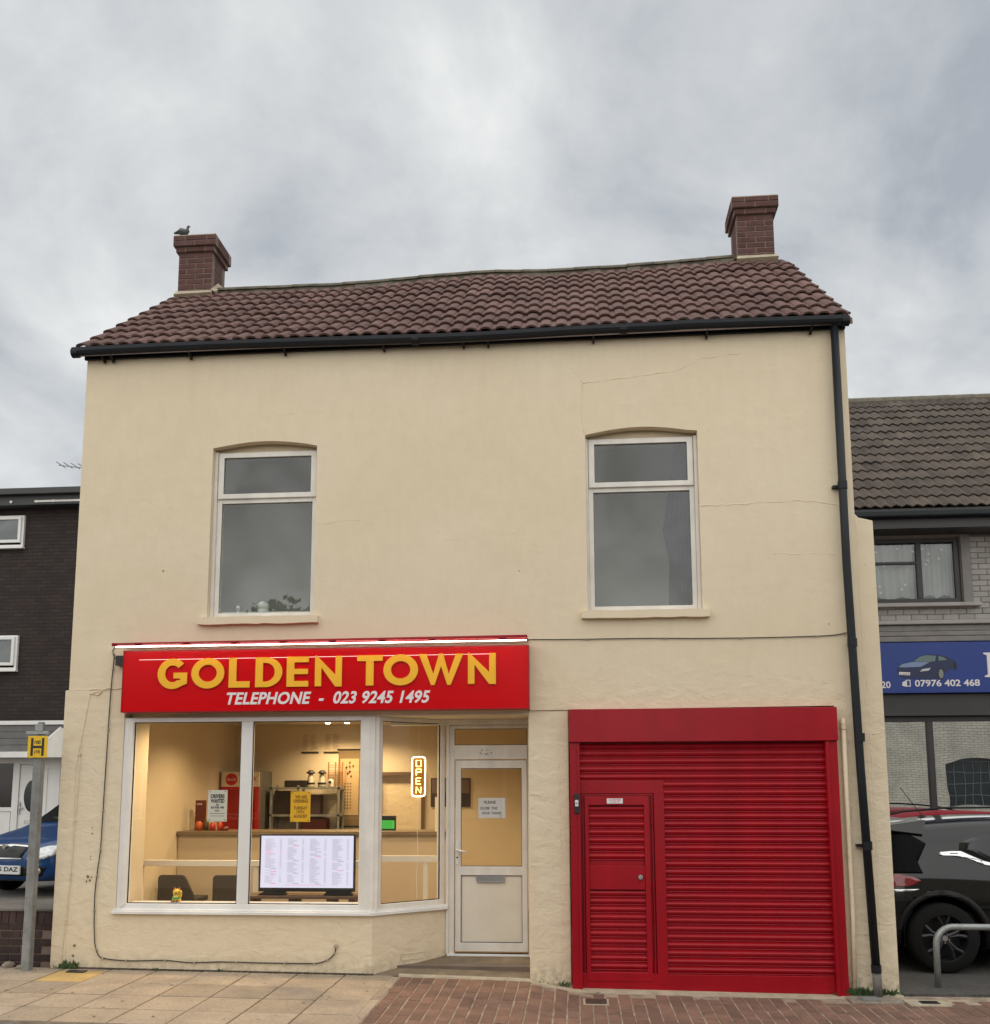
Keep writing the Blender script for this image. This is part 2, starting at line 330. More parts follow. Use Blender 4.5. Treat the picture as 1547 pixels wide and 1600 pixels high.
def text_mb(txt, x0, x1, z0, z1, y, depth=.004, shear=0.0, bold=0.0, spacing=1.0, T=None, fit=True):
    """Lettering in the built-in font, fitted to the box x0..x1, z0..z1 and facing -y"""
    cu = bpy.data.curves.new('lettering_curve', 'FONT'); cu.body = txt; cu.offset = bold; cu.space_character = spacing; cu.resolution_u = 4
    ob = bpy.data.objects.new('lettering_tmp', cu); col.objects.link(ob)
    me = bpy.data.meshes.new_from_object(ob)
    xs = [v.co.x for v in me.vertices]; ys = [v.co.y for v in me.vertices]
    a, b, c, d = min(xs), max(xs), min(ys), max(ys); mb = MB(T)
    w = (b-a) or 1; h = (d-c) or 1; n = len(me.vertices)
    def mp(p, yy):
        v = (p.y-c)/h; return (x0+(p.x-a)/w*(x1-x0)+shear*(v-.5)*(z1-z0), yy, z0+v*(z1-z0))
    fs = [tuple(p.vertices) for p in me.polygons]
    cnt = {}
    for f in fs:
        for i in range(len(f)):
            e_ = (f[i], f[(i+1) % len(f)]); cnt[e_] = cnt.get(e_, 0)+1
    side = [(e_[0], e_[1], e_[1]+n, e_[0]+n) for e_ in cnt if (e_[1], e_[0]) not in cnt]
    mb.add([mp(v.co, y) for v in me.vertices] + [mp(v.co, y-depth) for v in me.vertices],
           [tuple(i+n for i in f) for f in fs] + side)
    bpy.data.objects.remove(ob); bpy.data.curves.remove(cu); bpy.data.meshes.remove(me)
    return mb
def lerp_table(tb, x):
    if x <= tb[0][0]: return tb[0][1]
    for (a, b), (c, d) in zip(tb, tb[1:]):
        if x <= c: return b+(d-b)*(x-a)/(c-a)
    return tb[-1][1]
def arc(cx, cz, rx, rz, a0, a1, n): return [(cx+rx*math.cos(R(a0+(a1-a0)*i/n)), cz+rz*math.sin(R(a0+(a1-a0)*i/n))) for i in range(n+1)]

# ------------------------------------------------------------------ ground
GT = [(-9, .05), (-5.3, .03), (-2, .0), (-.47, -.035), (-.07, -.095), (2.5, -.125), (3.5, -.12), (9, -.12)]
def gz(x, y): return lerp_table(GT, x) + .012*min(y, 0)
g = MB()
g.quad((-400, -400, -.42), (400, -400, -.42), (400, 400, -.42), (-400, 400, -.42)); struct(g, 'ground', 'yard')
g = MB(); g.box(-60, 60, -9.2, -2.16, -.41, -.24); struct(g, 'road', 'asphalt')
g = MB(); g.box(-60, 60, -12, -9.2, -.41, -.13); struct(g, 'far_pavement', 'slab')
kerb = MB().box(-14, 12, -2.15, -2.02, -.40, -.30); kerb = struct(kerb, 'kerb', 'kerb')
km = box_mesh('kerb_block', .905, .128, .20, 'kerb', .008)
x = -9.0
while x < 7:
    z = gz(x+.45, -2)-.02; piece('kerb_block', km, kerb, Matrix.Translation((x+.455, -2.085, z-.1))); x += .914
# pavement bed following the fall of the ground, slabs and pavers on it
bed = MB(); xs = [-9 + i*.5 for i in range(35)]
for a, b in zip(xs, xs[1:]):
    bed.add([(a, -2.02, gz(a,-2)-.012), (b, -2.02, gz(b,-2)-.012), (b, .02, gz(b,0)-.012), (a, .02, gz(a,0)-.012), (a, -2.02, -.4), (b, -2.02, -.4), (b, .02, -.4), (a, .02, -.4)],
            [(0,1,2,3), (0,4,5,1), (3,2,6,7), (4,7,6,5)])
pave = struct(bed, 'pavement', 'joint')
js = MB()
for k_ in range(170):
    a = -1.735+.05*k_; b = a+.05
    if b > a: js.quad((a, -2.02, gz(a, -2.02)-.004), (b, -2.02, gz(b, -2.02)-.004), (b, 0, gz(b, 0)-.004), (a, 0, gz(a, 0)-.004))
js.build('joint_sand', 'joint', pave)
def ground_matrix(x, y, rot=0, dz=0):
    z = gz(x, y); sx = (gz(x+.05, y)-gz(x-.05, y))/.1; sy = .012
    nrm = Vector((-sx, -sy, 1)).normalized(); X = Vector((1, 0, sx)).normalized(); Y = nrm.cross(X)
    m = Matrix(((X.x, Y.x, nrm.x, x), (X.y, Y.y, nrm.y, y), (X.z, Y.z, nrm.z, z+dz), (0,0,0,1)))
    return m @ Matrix.Rotation(rot, 4, 'Z')
slab_me = box_mesh('slab', .461, .476, .03, 'slab', .003)
slab_y = box_mesh('slab_yellow', .461, .476, .03, 'slab', .003)
slab_y.materials[0] = mat('yellow_slab', (.50, .34, .13), .9, var=.12, vscale=5, fine=.1)
slab_half = box_mesh('slab_half', .461, .10, .03, 'slab', .003)
jd = MB(); sx0, sp = -4.648, .4745; cols_x = [sx0 + sp*i for i in range(-9, 6)]
sb = MB().box(cols_x[0]-.3, -1.73, -2.02, .0, -.1, -.0)
for cx_ in cols_x:
    if cx_+sp > -1.70: continue
    for k in range(5):
        y1 = -.075-.49*(k-1)+.0 if k else .0
        cy_ = -.10-.49*k-.19
    rows = [(-.10, .0), (-.59, -.11), (-1.08, -.60), (-1.57, -1.09), (-2.02, -1.58)]
    for ri, (ya, yb) in enumerate(rows):
        hx, hy = cx_+sp/2, (ya+yb)/2
        if ri == 1 and abs(cx_+5.1225) < .02: me = slab_y
        else: me = slab_me
        s_y = (yb-ya)/.476*.985
        o = piece('slab', me, pave, ground_matrix(hx+random.uniform(-.002,.002), hy, random.uniform(-.004,.004), -.014+random.uniform(-.0015,.0015)) @ Matrix.Diagonal((1, s_y, 1, 1)))
# edge strip between slabs and pavers
me = box_mesh('edge_slab', .115, .476, .03, 'slab', .003)
for k in range(4): piece('edge_slab', me, pave, ground_matrix(-1.788, -.28-.49*k, 0, -.014))
# the block pavers: columns laid lengthways, joints staggered
pv = [box_mesh('paver', .1045, L-.003, .04, 'paver', .004) for L in (.262, .125)]
cnt_p = 0; rest = MB()
px_ = -1.725
while px_ < 5.0:
    y = -.03 - random.choice([0, .0, .13])*1.0
    if px_ > -.5: y -= .10
    if px_ > -.1: y -= .08
    if y < -.1 and px_ < -.5:
        piece('paver', pv[1], pave, ground_matrix(px_+.057, -.095, 0, -.019)); cnt_p += 1; y = -.165
    while y > -1.99:
        short = random.random() < .10; L = .132 if short else .27
        if y-L < -2.03: L = .132; short = True
        if y-L < -2.03: break
        ln = L; cx2, cy2 = px_+.057+random.uniform(-.002, .002), y-L/2
        if cnt_p < 297:
            piece('paver', pv[1] if short else pv[0], pave, ground_matrix(cx2, cy2, random.uniform(-.012, .012), -.019+random.uniform(-.003, .002))); cnt_p += 1
        else:
            mt = ground_matrix(cx2, cy2, random.uniform(-.012, .012), -.019+random.uniform(-.003, .002))
            rest.T = mt; rest.box(-.054, .054, -L/2+.004, L/2-.004, -.02, .02)
        y -= L
    px_ += .1155
if rest.v: rest.T = None; rest.build('paver_field', 'paver', pave, kind='stuff')
# cement fillet along the foot of the shutter and the step
f = MB()
pts = [(-1.75, -.01), (-1.3, .0), (-.9, -.005), (-.5, -.03), (-.28, -.10), (-.08, -.16), (.6, -.17), (1.4, -.16), (2.2, -.16), (2.65, -.10), (3.0, -.06)]
for (a, ya), (b, yb) in zip(pts, pts[1:]):
    f.add([(a, ya, gz(a,ya)+.004), (b, yb, gz(b,yb)+.004), (b, .02, gz(b,0)+.022), (a, .02, gz(a,0)+.022)], [(0,1,2,3)])
    f.add([(a, ya, gz(a,ya)+.004), (b, yb, gz(b,yb)+.004), (b, yb-.01, gz(b,yb)-.03), (a, ya-.01, gz(a,ya)-.03)], [(0,1,2,3)])
f.build('cement_fillet', 'mortar', pave)
# sunken concrete ramp to the door
f = MB(); f.add([(-2.02, .0, .004), (-.47, .0, -.028), (-.47, .62, .10), (-1.36, .62, .10), (-2.02,0,-.3), (-.47,0,-.3), (-.47,.62,-.3), (-1.36,.62,-.3)], [(0,1,2,3), (0,4,5,1)])
struct(f, 'door_step', 'concrete')
# yards
g = MB(); g.box(2.99, 40, .0, 30, -.40, -.10); yard_r = struct(g, 'forecourt', 'asphalt')
g = MB(); g.box(-40, -5.30, .27, 30, -.40, .42); yard_l = struct(g, 'raised_yard', 'yard')

# drains and covers
d = thing('drain_cover', 'small rusty drain cover set in the red pavers near the shutter door', 'drain cover', (.15, -.56, gz(.15,-.56)))
MB().box(.035, .265, -.675, -.435, -.13, gz(.15,-.56)+.006).build('frame', 'mortar', d, bevel=.002)
MB().box(.055, .245, -.655, -.455, -.12, gz(.15,-.56)+.010).build('lid', mat('rust', (.06,.035,.022), .8, var=.3, vscale=20), d, bevel=.002)
d = thing('stopcock_cover', 'dark stopcock cover in a cream square at the right end of the pavers', 'stopcock cover', (3.12, -.30, gz(3.1,-.3)))
MB().box(2.94, 3.30, -.42, -.17, -.16, gz(3.1,-.3)+.008).build('surround', 'mortar', d, bevel=.003)
MB().box(3.06, 3.22, -.35, -.24, -.15, gz(3.1,-.3)+.013).build('lid', 'black', d, bevel=.002)
d = thing('inspection_cover', 'small black inspection cover in the yellow slab at left', 'inspection cover', (-4.93, -.17, gz(-4.9,-.17)))
MB().box(-5.02, -4.84, -.21, -.12, -.0, gz(-4.9,-.17)+.010).build('lid', 'black', d, bevel=.002)
d = thing('pipe_gully', 'concrete gully with metal grate at the foot of the black downpipe', 'gully', (2.68, -.22, gz(2.6,-.2)))
MB().box(2.45, 2.92, -.34, -.06, -.2, gz(2.6,-.2)+.014).build('surround', 'stone', d, bevel=.01)
gm = MB()
for i in range(6): gm.box(2.56, 2.72, -.30+.03*i, -.285+.03*i, -.1, gz(2.6,-.2)+.02)
gm.build('grate', 'galv', d)

# ------------------------------------------------------------------ the cream house
house = thing('cream_house', 'cream rendered two storey house with red tiled roof and shop below', 'house', (-1.2, 0, 0))
XL, XR, YB = -5.26, 2.80, 4.80
wl = [(-3.81, 3.575), (-3.81, 5.405)] + [(-3.81+1.13*i/10, 5.405+.062*math.sin(math.pi*i/10)) for i in range(1, 10)] + [(-2.68, 5.40), (-2.68, 3.575)]
wr = [(.14, 3.575), (.14, 5.42)] + [(.14+1.14*i/10, 5.42+.068*math.sin(math.pi*i/10)) for i in range(1, 10)] + [(1.28, 5.43), (1.28, 3.575)]
# upper wall, proud of the pillar by a centimetre (the drip line over the shutter)
w = MB()
outer = [(XL, 2.60), (-4.64, 2.60), (-4.64, 2.58), (-.47, 2.58), (-.47, 2.575), (2.51, 2.595), (2.51, 2.60), (XR, 2.60), (XR, 6.50), (XL, 6.50)]
w.prism(outer, 0, .10, [wl, wr]); w.build('wall', 'render', house)
# lower left wall with its low panel under the shop window
w = MB(); w.prism([(-5.275, -.3), (-2.02, -.3), (-2.02, .565), (-4.645, .565), (-4.645, 2.60), (XL-.012, 2.60)], .0, .14); w.build('wall', 'render', house)
# thickened plinth render at far left with its ragged lip
w = MB(); w.prism([(-5.295, -.3), (-5.14, -.3), (-5.14, .4), (-5.12, 1.2), (-5.14, 2.0), (-5.02, 2.79), (-4.9, 2.815), (-4.80, 2.83), (-5.0, 2.822), (-5.15, 2.832), (-5.295, 2.828)], -.008, .10); w.build('render_patch', 'render', house, bevel=.006)
# right-hand strip beside the shutter
w = MB(); w.prism([(2.51, -.3), (XR, -.3), (XR, 2.60), (2.51, 2.60)], .0, .10); w.build('wall', 'render', house)
w = MB(); w.prism([(XR+.001, -.3), (2.985, -.3), (2.985, 2.0), (2.978, 4.44), (2.84, 4.475), (XR+.001, 4.52)], .012, .30); w.build('buttress', 'render', house, bevel=.008)
# pillar between door and shutter
w = MB(); w.box(-.47, -.07, .012, .62, -.3, 2.575); w.build('pillar', 'render', house, bevel=.010)
# angled stall riser under the side window, soffit over the door
w = MB(); w.prism([(-2.02, .001), (-1.37, .60), (-1.37, .75), (-2.10, .14)], -.3, .565, axis='z'); w.build('stall_riser', 'render', house, bevel=.006)
w = MB(); w.prism([(-4.6, .10), (-2.02, .02), (-.47, .02), (-.47, .70), (-1.37, .70), (-2.1, .16), (-4.6, .2)], 2.535, 2.60, axis='z'); w.build('soffit', 'render', house)
# jambs and the other sides of the house (thin shells so that the rooms are real)
w = MB(); w.box(-5.26, -5.14, .145, YB, -.3, 6.47); w.prism([(.0, 6.47), (YB, 6.47), (2.4, 8.42)], -5.25, -5.15, axis='x'); w.build('side_wall', 'render', house)
w = MB(); w.box(2.68, 2.799, .101, YB, -.3, 6.47); w.prism([(.0, 6.47), (YB, 6.47), (2.4, 8.42)], 2.69, 2.79, axis='x'); w.build('side_wall', 'render', house)
w = MB(); w.box(-5.13, 2.67, YB-.1, YB, -.3, 6.47); w.build('back_wall', 'render', house)
# cracks and old repair seams standing slightly proud of the paint
def seam(pts, r=.006, y=0.0):
    p = []
    for (a, b), (c, d_) in zip(pts, pts[1:]):
        k = max(2, int(math.hypot(c-a, d_-b)/.05))
        for i in range(k): t = i/k; p.append((a+(c-a)*t+random.uniform(-.008, .008), y+.001, b+(d_-b)*t+random.uniform(-.010, .010)))
    p.append((pts[-1][0], y+.001, pts[-1][1]))
    MB().tube(p, [r*random.uniform(.3, 1.0) for _ in p], 6, cap=True).build('render_seam', 'render', house, smooth=True)
seam([(1.29, 4.63), (1.9, 4.645), (2.3, 4.66), (2.62, 4.62), (2.74, 4.52)], .007)
seam([(.13, 5.44), (.10, 5.75), (.12, 5.98), (-.02, 6.2), (-.12, 6.36)], .006)
seam([(.12, 5.98), (.6, 6.02), (1.1, 6.08), (1.35, 6.2), (1.75, 6.24)], .006)
seam([(-5.25, 2.835), (-5.0, 2.835), (-4.82, 2.84), (-4.6, 2.84)], .007, -.006)
seam([(-5.02, 2.80), (-4.95, 2.78), (-4.90, 2.81)], .010, -.008)
seam([(2.825, 4.45), (2.82, 3.3), (2.845, 2.2), (2.84, 1.2), (2.835, .1)], .005, .012)
seam([(2.0, 4.12), (2.6, 4.10)], .005); seam([(-1.3, 4.34), (-.6, 4.40)], .003); seam([(-2.66, 4.55), (-2.2, 4.58)], .004); seam([(-3.1, 5.75), (-2.7, 5.78), (-2.5, 5.76)], .003)
seam([(-.17, 2.5), (-.17, 1.8), (-.16, .9), (-.165, .05)], .005, .012); seam([(-.46, 1.05), (-.3, 1.04), (-.18, 1.06)], .004, .012)
seam([(2.60, 2.55), (2.66, 1.9), (2.62, 1.5)], .006); seam([(2.85, 2.32), (2.97, 2.34)], .005, .012); seam([(2.86, 2.02), (2.97, 1.98)], .005, .012); seam([(2.86, 1.3), (2.97, 1.31)], .004, .012)
seam([(-4.3, .42), (-3.9, .41), (-3.4, .43), (-3.0, .41)], .004)
# chipped spots on the lower left wall
chip = mat('chipped_render', (.20, .15, .10), .9, var=.3, vscale=60)
for cx_, cz_, s_ in [(-4.93, 1.42, .010), (-4.925, 1.36, .011), (-4.93, 1.13, .008), (-4.93, 1.10, .008), (-4.95, .93, .022), (-4.93, .89, .018), (-4.96, .88, .014), (-4.91, .92, .012), (-5.05, .25, .016), (-5.06, .15, .014), (-5.055, .08, .012), (-4.3, 4.08, .012), (-.55, 4.0, .009), (2.5, 3.4, .008)]:
    pol = [(cx_+s_*random.uniform(.3, 1.1)*math.cos(t*.785), cz_+s_*1.2*random.uniform(.3, 1.1)*math.sin(t*.785)) for t in range(8)]
    y_ = -.0105 if (cx_ < -5.0 and cz_ < 2.8) else -.0025
    MB().prism(pol, y_, y_+.008).build('chip', chip, house)

# --- roof
RZ = [(-5.36, 8.46), (-4.7, 8.48), (-2.83, 8.48), (-1.96, 8.53), (-1.06, 8.565), (-.33, 8.53), (.76, 8.55), (2.13, 8.61), (2.85, 8.57)]
EZ = [(-5.4, 6.535), (-3.0, 6.54), (-1.2, 6.52), (.5, 6.535), (2.9, 6.545)]
def roofP(x, v):
    e_ = Vector((x, -.115, lerp_table(EZ, x))); r_ = Vector((x, 2.38, lerp_table(RZ, x)))
    sag = -.02*math.sin(math.pi*v)*math.sin((x+5)*.7)**2
    p = e_.lerp(r_, v); p.z += sag; return p
roof = bpy.data.objects.new('roof', None); col.objects.link(roof); roof.parent = house
dk = MB(); xs = [-5.31+8.16*i/16 for i in range(17)]
for a, b in zip(xs, xs[1:]):
    A, B, C_, D_ = roofP(a, 0), roofP(b, 0), roofP(b, 1), roofP(a, 1); o_ = Vector((0, 0, -.03)); o2 = Vector((0, 0, -.09))
    A2 = Vector((a, 4.92, 6.5)); B2 = Vector((b, 4.92, 6.5))
    dk.add([A+o_, B+o_, C_+o_, D_+o_, A2, B2, A+o2, B+o2, C_+o2, D_+o2, A2+o2, B2+o2], [(0,1,2,3), (3,2,5,4), (6,9,8,7), (9,10,11,8), (0,6,7,1), (4,5,11,10)])
L0, L1 = roofP(-5.26, 0), roofP(-5.26, 1)
dk.build('roof_deck', 'mortar_dark', roof)
def tile_mesh(name, w, L, prof, th, lift, m, ov=.012):
    """an interlocking tile: u across, v down the slope (-y), profile heights across; lower edge raised by lift"""
    n = len(prof); vs_ = []
    for (v, n0) in ((0, 0.0), (-L, lift)):
        for u, h in prof: vs_.append((u*(w+ov)-w/2, v, n0+h))
    for (v, n0) in ((0, 0.0), (-L, lift)):
        for u, h in prof: vs_.append((u*(w+ov)-w/2, v, n0+h-th))
    f = []
    for i in range(n-1):
        f += [(i, n+i, n+i+1, i+1), (2*n+i, 2*n+i+1, 3*n+i+1, 3*n+i), (n+i, 3*n+i, 3*n+i+1, n+i+1), (i, i+1, 2*n+i+1, 2*n+i)]
    f += [(0, 2*n, 3*n, n), (n-1, 2*n-1, 4*n-1, 3*n-1)]
    mb = MB(); mb.add(vs_, f); me = mb.mesh(name); me.materials.append(M[m]); return me
def roll(u):      # two broad rolls with a narrow pan between
    t = (u*2) % 1.0
    return .027*math.sin(math.pi*t/.74)**.55 if 0 < t < .74 else 0.0
us = [0, .015, .05, .11, .185, .26, .32, .355, .37, .50, .515, .55, .61, .685, .76, .82, .855, .87, 1.0]
TW = 8.15/26
tmesh = tile_mesh('roof_tile', TW, .405, [(u, roll(u)) for u in us], .020, .032, 'roof_tile')
rows_n = 9
for r_ in range(rows_n):
    for c_ in range(26):
        x = -5.33 + TW*(c_+.5); v0 = (r_*.352+.40)/3.13; v1 = r_*.352/3.13
        if v0 > 1.0: v0 = 1.0
        top, bot = roofP(x, v0), roofP(x, v1); Yv = (top-bot).normalized()
        Xv = (roofP(x+.1, v0)-roofP(x-.1, v0)).normalized(); Nv = Xv.cross(Yv).normalized(); Xv = Yv.cross(Nv)
        j = random.uniform(-.003, .004)
        piece('roof_tile', tmesh, roof, Matrix(((Xv.x, Yv.x, Nv.x, top.x), (Xv.y, Yv.y, Nv.y, top.y), (Xv.z, Yv.z, Nv.z, top.z+j), (0,0,0,1))) @ Matrix.Rotation(random.uniform(-.006, .006), 4, 'Z'))
# ridge of bedded half-round tiles
rp = [(math.cos(R(a))*.115, math.sin(R(a))*.060) for a in range(-10, 191, 20)]
n_r = 20
for i in range(n_r):
    a = -4.74+6.86*i/n_r; b = a+6.86/n_r+.01; za_, zb_ = lerp_table(RZ, a)+.005, lerp_table(RZ, b)+.005; o_ = random.uniform(-.004, .004)
    m_ = MB(); k = len(rp)
    m_.add([(a, 2.38+p, za_+q+o_) for p, q in rp] + [(b, 2.38+p*.96, zb_+q*.96+o_) for p, q in rp] + [(a, 2.38+p*.8, za_+q*.75+o_) for p, q in rp] + [(b, 2.38+p*.8, zb_+q*.75+o_) for p, q in rp],
           [(j, j+1, k+j+1, k+j) for j in range(k-1)] + [(2*k+j, 3*k+j, 3*k+j+1, 2*k+j+1) for j in range(k-1)] + [(j, 2*k+j, 2*k+j+1, j+1) for j in range(k-1)] + [(k+j, k+j+1, 3*k+j+1, 3*k+j) for j in range(k-1)])
    m_.build('ridge_tile', 'ridge', roof, smooth=True)
f = MB()
for i in range(40):
    a = -4.74+6.86*i/40; b = a+6.86/40; za_, zb_ = lerp_table(RZ, a), lerp_table(RZ, b); q = random.uniform(0, .02); q2 = random.uniform(.07, .11)
    f.add([(a, 2.38-q2, za_-.09), (b, 2.38-q2, zb_-.09), (b, 2.29, zb_+.02), (a, 2.29, za_+.02), (a, 2.4, za_-.1), (b, 2.4, zb_-.1)], [(0,1,2,3), (0,4,5,1), (3,2,5,4)])
f.build('ridge_bedding', 'ridge', roof)
# fascia, gutter with sag, brackets, downpipe
MB().prism([(-5.28, 6.445), (2.80, 6.45), (2.80, 6.53), (-5.28, 6.52)], -.032, -.001).build('fascia', 'gutter', house, bevel=.003)
gp = []; GX = [-5.36+8.16*i/40 for i in range(41)]
prof = [(-.056, .038), (-.054, .0), (-.042, -.026), (-.02, -.04), (0, -.044), (.02, -.04), (.042, -.026), (.054, 0), (.056, .038)]
gm = MB(); vs_, fs = [], []
def gutz(x): return 6.495 + .008*math.sin(x*1.3+.6) + (.010 if x > 1 else 0) - .012*math.exp(-((x+1.0)/.8)**2)
for x in GX:
    for p, q in prof: vs_.append((x, -.105+p, gutz(x)+q))
    for p, q in prof: vs_.append((x, -.105+p*.93, gutz(x)+q*.9+.006))
k = len(prof)
for i in range(len(GX)-1):
    a = i*2*k; b = a+2*k
    for j in range(k-1): fs += [(a+j, b+j, b+j+1, a+j+1), (a+k+j, a+k+j+1, b+k+j+1, b+k+j)]
    fs += [(a, a+k, b+k, b), (a+k-1, b+k-1, b+2*k-1, a+2*k-1)]
fs += [tuple(range(k)), tuple(range(len(vs_)-2*k, len(vs_)-k))]
gm.add(vs_, fs); gut = gm.build('gutter', 'gutter', house, smooth=False)
for x in (-5.34, -1.62, .55, 2.78):   # union collars and end stops
    MB().tube([(x-.035, -.105, gutz(x)-.002), (x+.035, -.105, gutz(x)-.002)], .056, 14).build('union', 'gutter', gut)
for px_ in (-5.05, -4.95, -4.08, -3.04, -1.97, -1.12, -.86, .24, 1.40, 2.45):
    MB().prism([(-.12, 6.455), (-.01, 6.455), (-.01, 6.405), (-.03, 6.395), (-.06, 6.42)], px_-.010, px_+.010, axis='x').build('bracket', 'gutter', gut)
pipe = MB().tube([(2.675, -.085, 6.46), (2.675, -.085, 4.0), (2.705, -.085, 2.0), (2.752, -.085, .10)], .040, 16).build('downpipe', 'gutter', house, smooth=True)
for z in (4.78, 3.2, 2.28, 1.26):
    xx = 2.675 if z > 4 else (2.69 if z > 2.5 else 2.715 if z > 2 else 2.73)
    MB().tube([(xx, -.085, z-.04), (xx, -.085, z+.04)], .046, 16).box(xx-(.085 if z in (4.78, 1.26) else .02), xx+.02, -.06, -.0, z-.012, z+.012).build('pipe_clip', 'gutter', pipe)
MB().tube([(2.755, -.085, -.14), (2.755, -.085, .11)], .040, 16).build('pipe_shoe', 'kerb', pipe, smooth=True)
MB().tube([(2.752, -.085, .10), (2.751, -.085, .17)], .046, 16).build('pipe_socket', 'gutter', pipe)
cp = MB().tube([(2.575, -.045, 2.47), (2.575, -.045, 1.4), (2.575, -.045, .6), (2.555, -.05, -.13)], .022, 12).build('cream_pipe', 'render', house, smooth=True)
MB().tube([(2.575, -.045, 2.36), (2.575, -.045, 2.42)], .028, 12).build('pipe_collar', 'render', cp)

# --- chimneys, brick by brick
def chimney(x0, y0, ztop, zbase, W=.475, label=None):
    ch = bpy.data.objects.new('chimney', None); col.objects.link(ch); ch.parent = house
    if label: ch['label'] = label
    BH = .075; core = MB(); core.box(x0+.006, x0+W-.006, y0+.006, y0+W-.006, zbase-.5, ztop-.01)
    nc = int((ztop-zbase)/BH)+3
    bricks = {}
    def bm_(lx, ly):
        key = (round(lx, 3), round(ly, 3))
        if key not in bricks: bricks[key] = box_mesh('brick', lx-.004, ly, .0615, 'chim_brick', .003)
        return bricks[key]
    for k in range(nc):
        z = ztop-BH*(k+.5); e_ = .062 if k < 2 else (.032 if k == 2 else 0.0)
        a0, a1, b0, b1 = x0-e_, x0+W+e_, y0-e_, y0+W+e_; Wd = a1-a0
        if e_: core.box(a0+.006, a1-.006, b0+.006, b1-.006, z-BH/2+.004, z+BH/2-.001)
        segs = [.5, .5] if k % 2 else [.25, .5, .25]
        if k == 0: segs = [.28, .5, .22]
        t = 0
        for s_ in segs:
            lx = Wd*s_-.010
            for yy in (b0+.05, b1-.05):
                piece('brick', bm_(lx, .10), ch, Matrix.Translation((a0+Wd*(t+s_/2), yy+random.uniform(-.0015, .0015), z)))
            t += s_
        ln = (b1-b0)-.2; ss = [.6, .4] if k % 2 else [.35, .65]; t = 0
        for s_ in ss:
            for xx in (a0+.05, a1-.05):
                piece('brick', bm_(.10, ln*s_-.010), ch, Matrix.Translation((xx+random.uniform(-.0015, .0015), b0+.1+ln*(t+s_/2), z)))
            t += s_
    core.build('mortar', 'mortar_dark', ch)
    MB().prism([(x0-.05, y0-.05), (x0+W+.05, y0-.05), (x0+W+.05, y0+W+.05), (x0-.05, y0+W+.05)], ztop-.004, ztop+.012, axis='z').build('flaunching', 'mortar', ch)
    fl = MB()
    fl.add([(x0-.02, y0-.07, zbase-.03), (x0+W+.03, y0-.07, zbase-.02), (x0+W+.015, y0-.004, zbase+.045), (x0-.015, y0-.004, zbase+.045), (x0-.015, y0+.02, zbase-.1), (x0+W+.015, y0+.02, zbase-.1)], [(0,1,2,3), (0,4,5,1), (0,3,4), (1,5,2)])
    s_ = x0+W if x0 < 0 else x0; q = 1 if x0 < 0 else -1
    fl.add([(s_, y0-.03, zbase+.04), (s_+.07*q, y0-.06, zbase-.01), (s_+.07*q, 2.42, 8.60), (s_, 2.42, 8.66), (s_+.004*q, y0+.3, zbase-.1)], [(0,1,2,3), (0,1,4), (1,2,4)])
    fl.build('flashing', 'mortar', ch)
    return ch
chimney(-5.265, 2.2, 9.215, 8.40)
chimney(2.155, 2.2, 9.355, 8.53)

# --- upstairs windows
def upper_window(x0, x1, z0, zt, zm, side_l, side_r, fx0, fx1):
    wn = bpy.data.objects.new('window', None); col.objects.link(wn); wn.parent = house
    Y = .085
    # outer frame, top-light sash and fixed lower pane
    MB().frame(fx0, fx1, z0, zt, (.05, .05, .055, .055), Y+.012, Y+.07).box(fx0+.05, fx1-.05, Y+.013, Y+.069, zm-.035, zm+.025).build('frame', 'pvc_old', wn, bevel=.004)
    MB().frame(fx0+.005, fx1-.005, zm+.012, zt-.012, (.062, .062, .055, .055), Y-.012, Y+.03).build('sash', 'pvc_old', wn, bevel=.006)
    MB().frame(fx0+.063, fx1-.063, zm+.063, zt-.063, .006, Y-.008, Y+.0).build('gasket', 'gasket', wn)
    MB().frame(fx0+.046, fx1-.046, z0+.05, zm-.03, .006, Y+.014, Y+.024).build('gasket', 'gasket', wn)
    MB().quad((fx0+.06, Y+.01, zm+.06), (fx1-.06, Y+.01, zm+.06), (fx1-.06, Y+.01, zt-.06), (fx0+.06, Y+.01, zt-.06)).build('pane', 'glass', wn)
    MB().quad((fx0+.045, Y+.035, z0+.05), (fx1-.045, Y+.035, z0+.05), (fx1-.045, Y+.035, zm-.03), (fx0+.045, Y+.035, zm-.03)).build('pane', 'glass', wn)
    # jamb side trims and head filler
    MB().box(x0+.001, fx0-.001, Y-.02, Y+.06, z0, zt).box(fx1+.001, x1-.001, Y-.02, Y+.06, z0, zt).build('trim', 'pvc_old', wn, bevel=.003)
    MB().box(x0, x1, Y+.045, Y+.09, zt, zt+.14).build('head_filler', 'render', wn)
    return wn
wL = upper_window(-3.81, -2.68, 3.58, 5.385, 4.855, .04, .0, -3.775, -2.695)
wR = upper_window(.14, 1.28, 3.58, 5.405, 4.865, .01, .03, .165, 1.245)
def sill(x0, x1, z0, z1, par):
    s = MB(); n_ = 14; pts = []
    top = [(x0+(x1-x0)*i/n_, z1+random.uniform(-.004, .003)) for i in range(n_+1)]; bot = [(x1-(x1-x0)*i/n_, z0+random.uniform(-.004, .006)) for i in range(n_+1)]
    s.prism(bot+top, -.062, .09); s.build('sill', 'render', par, bevel=.008)
sill(-3.895, -2.62, 3.492, 3.572, wL); sill(.075, 1.342, 3.488, 3.568, wR)
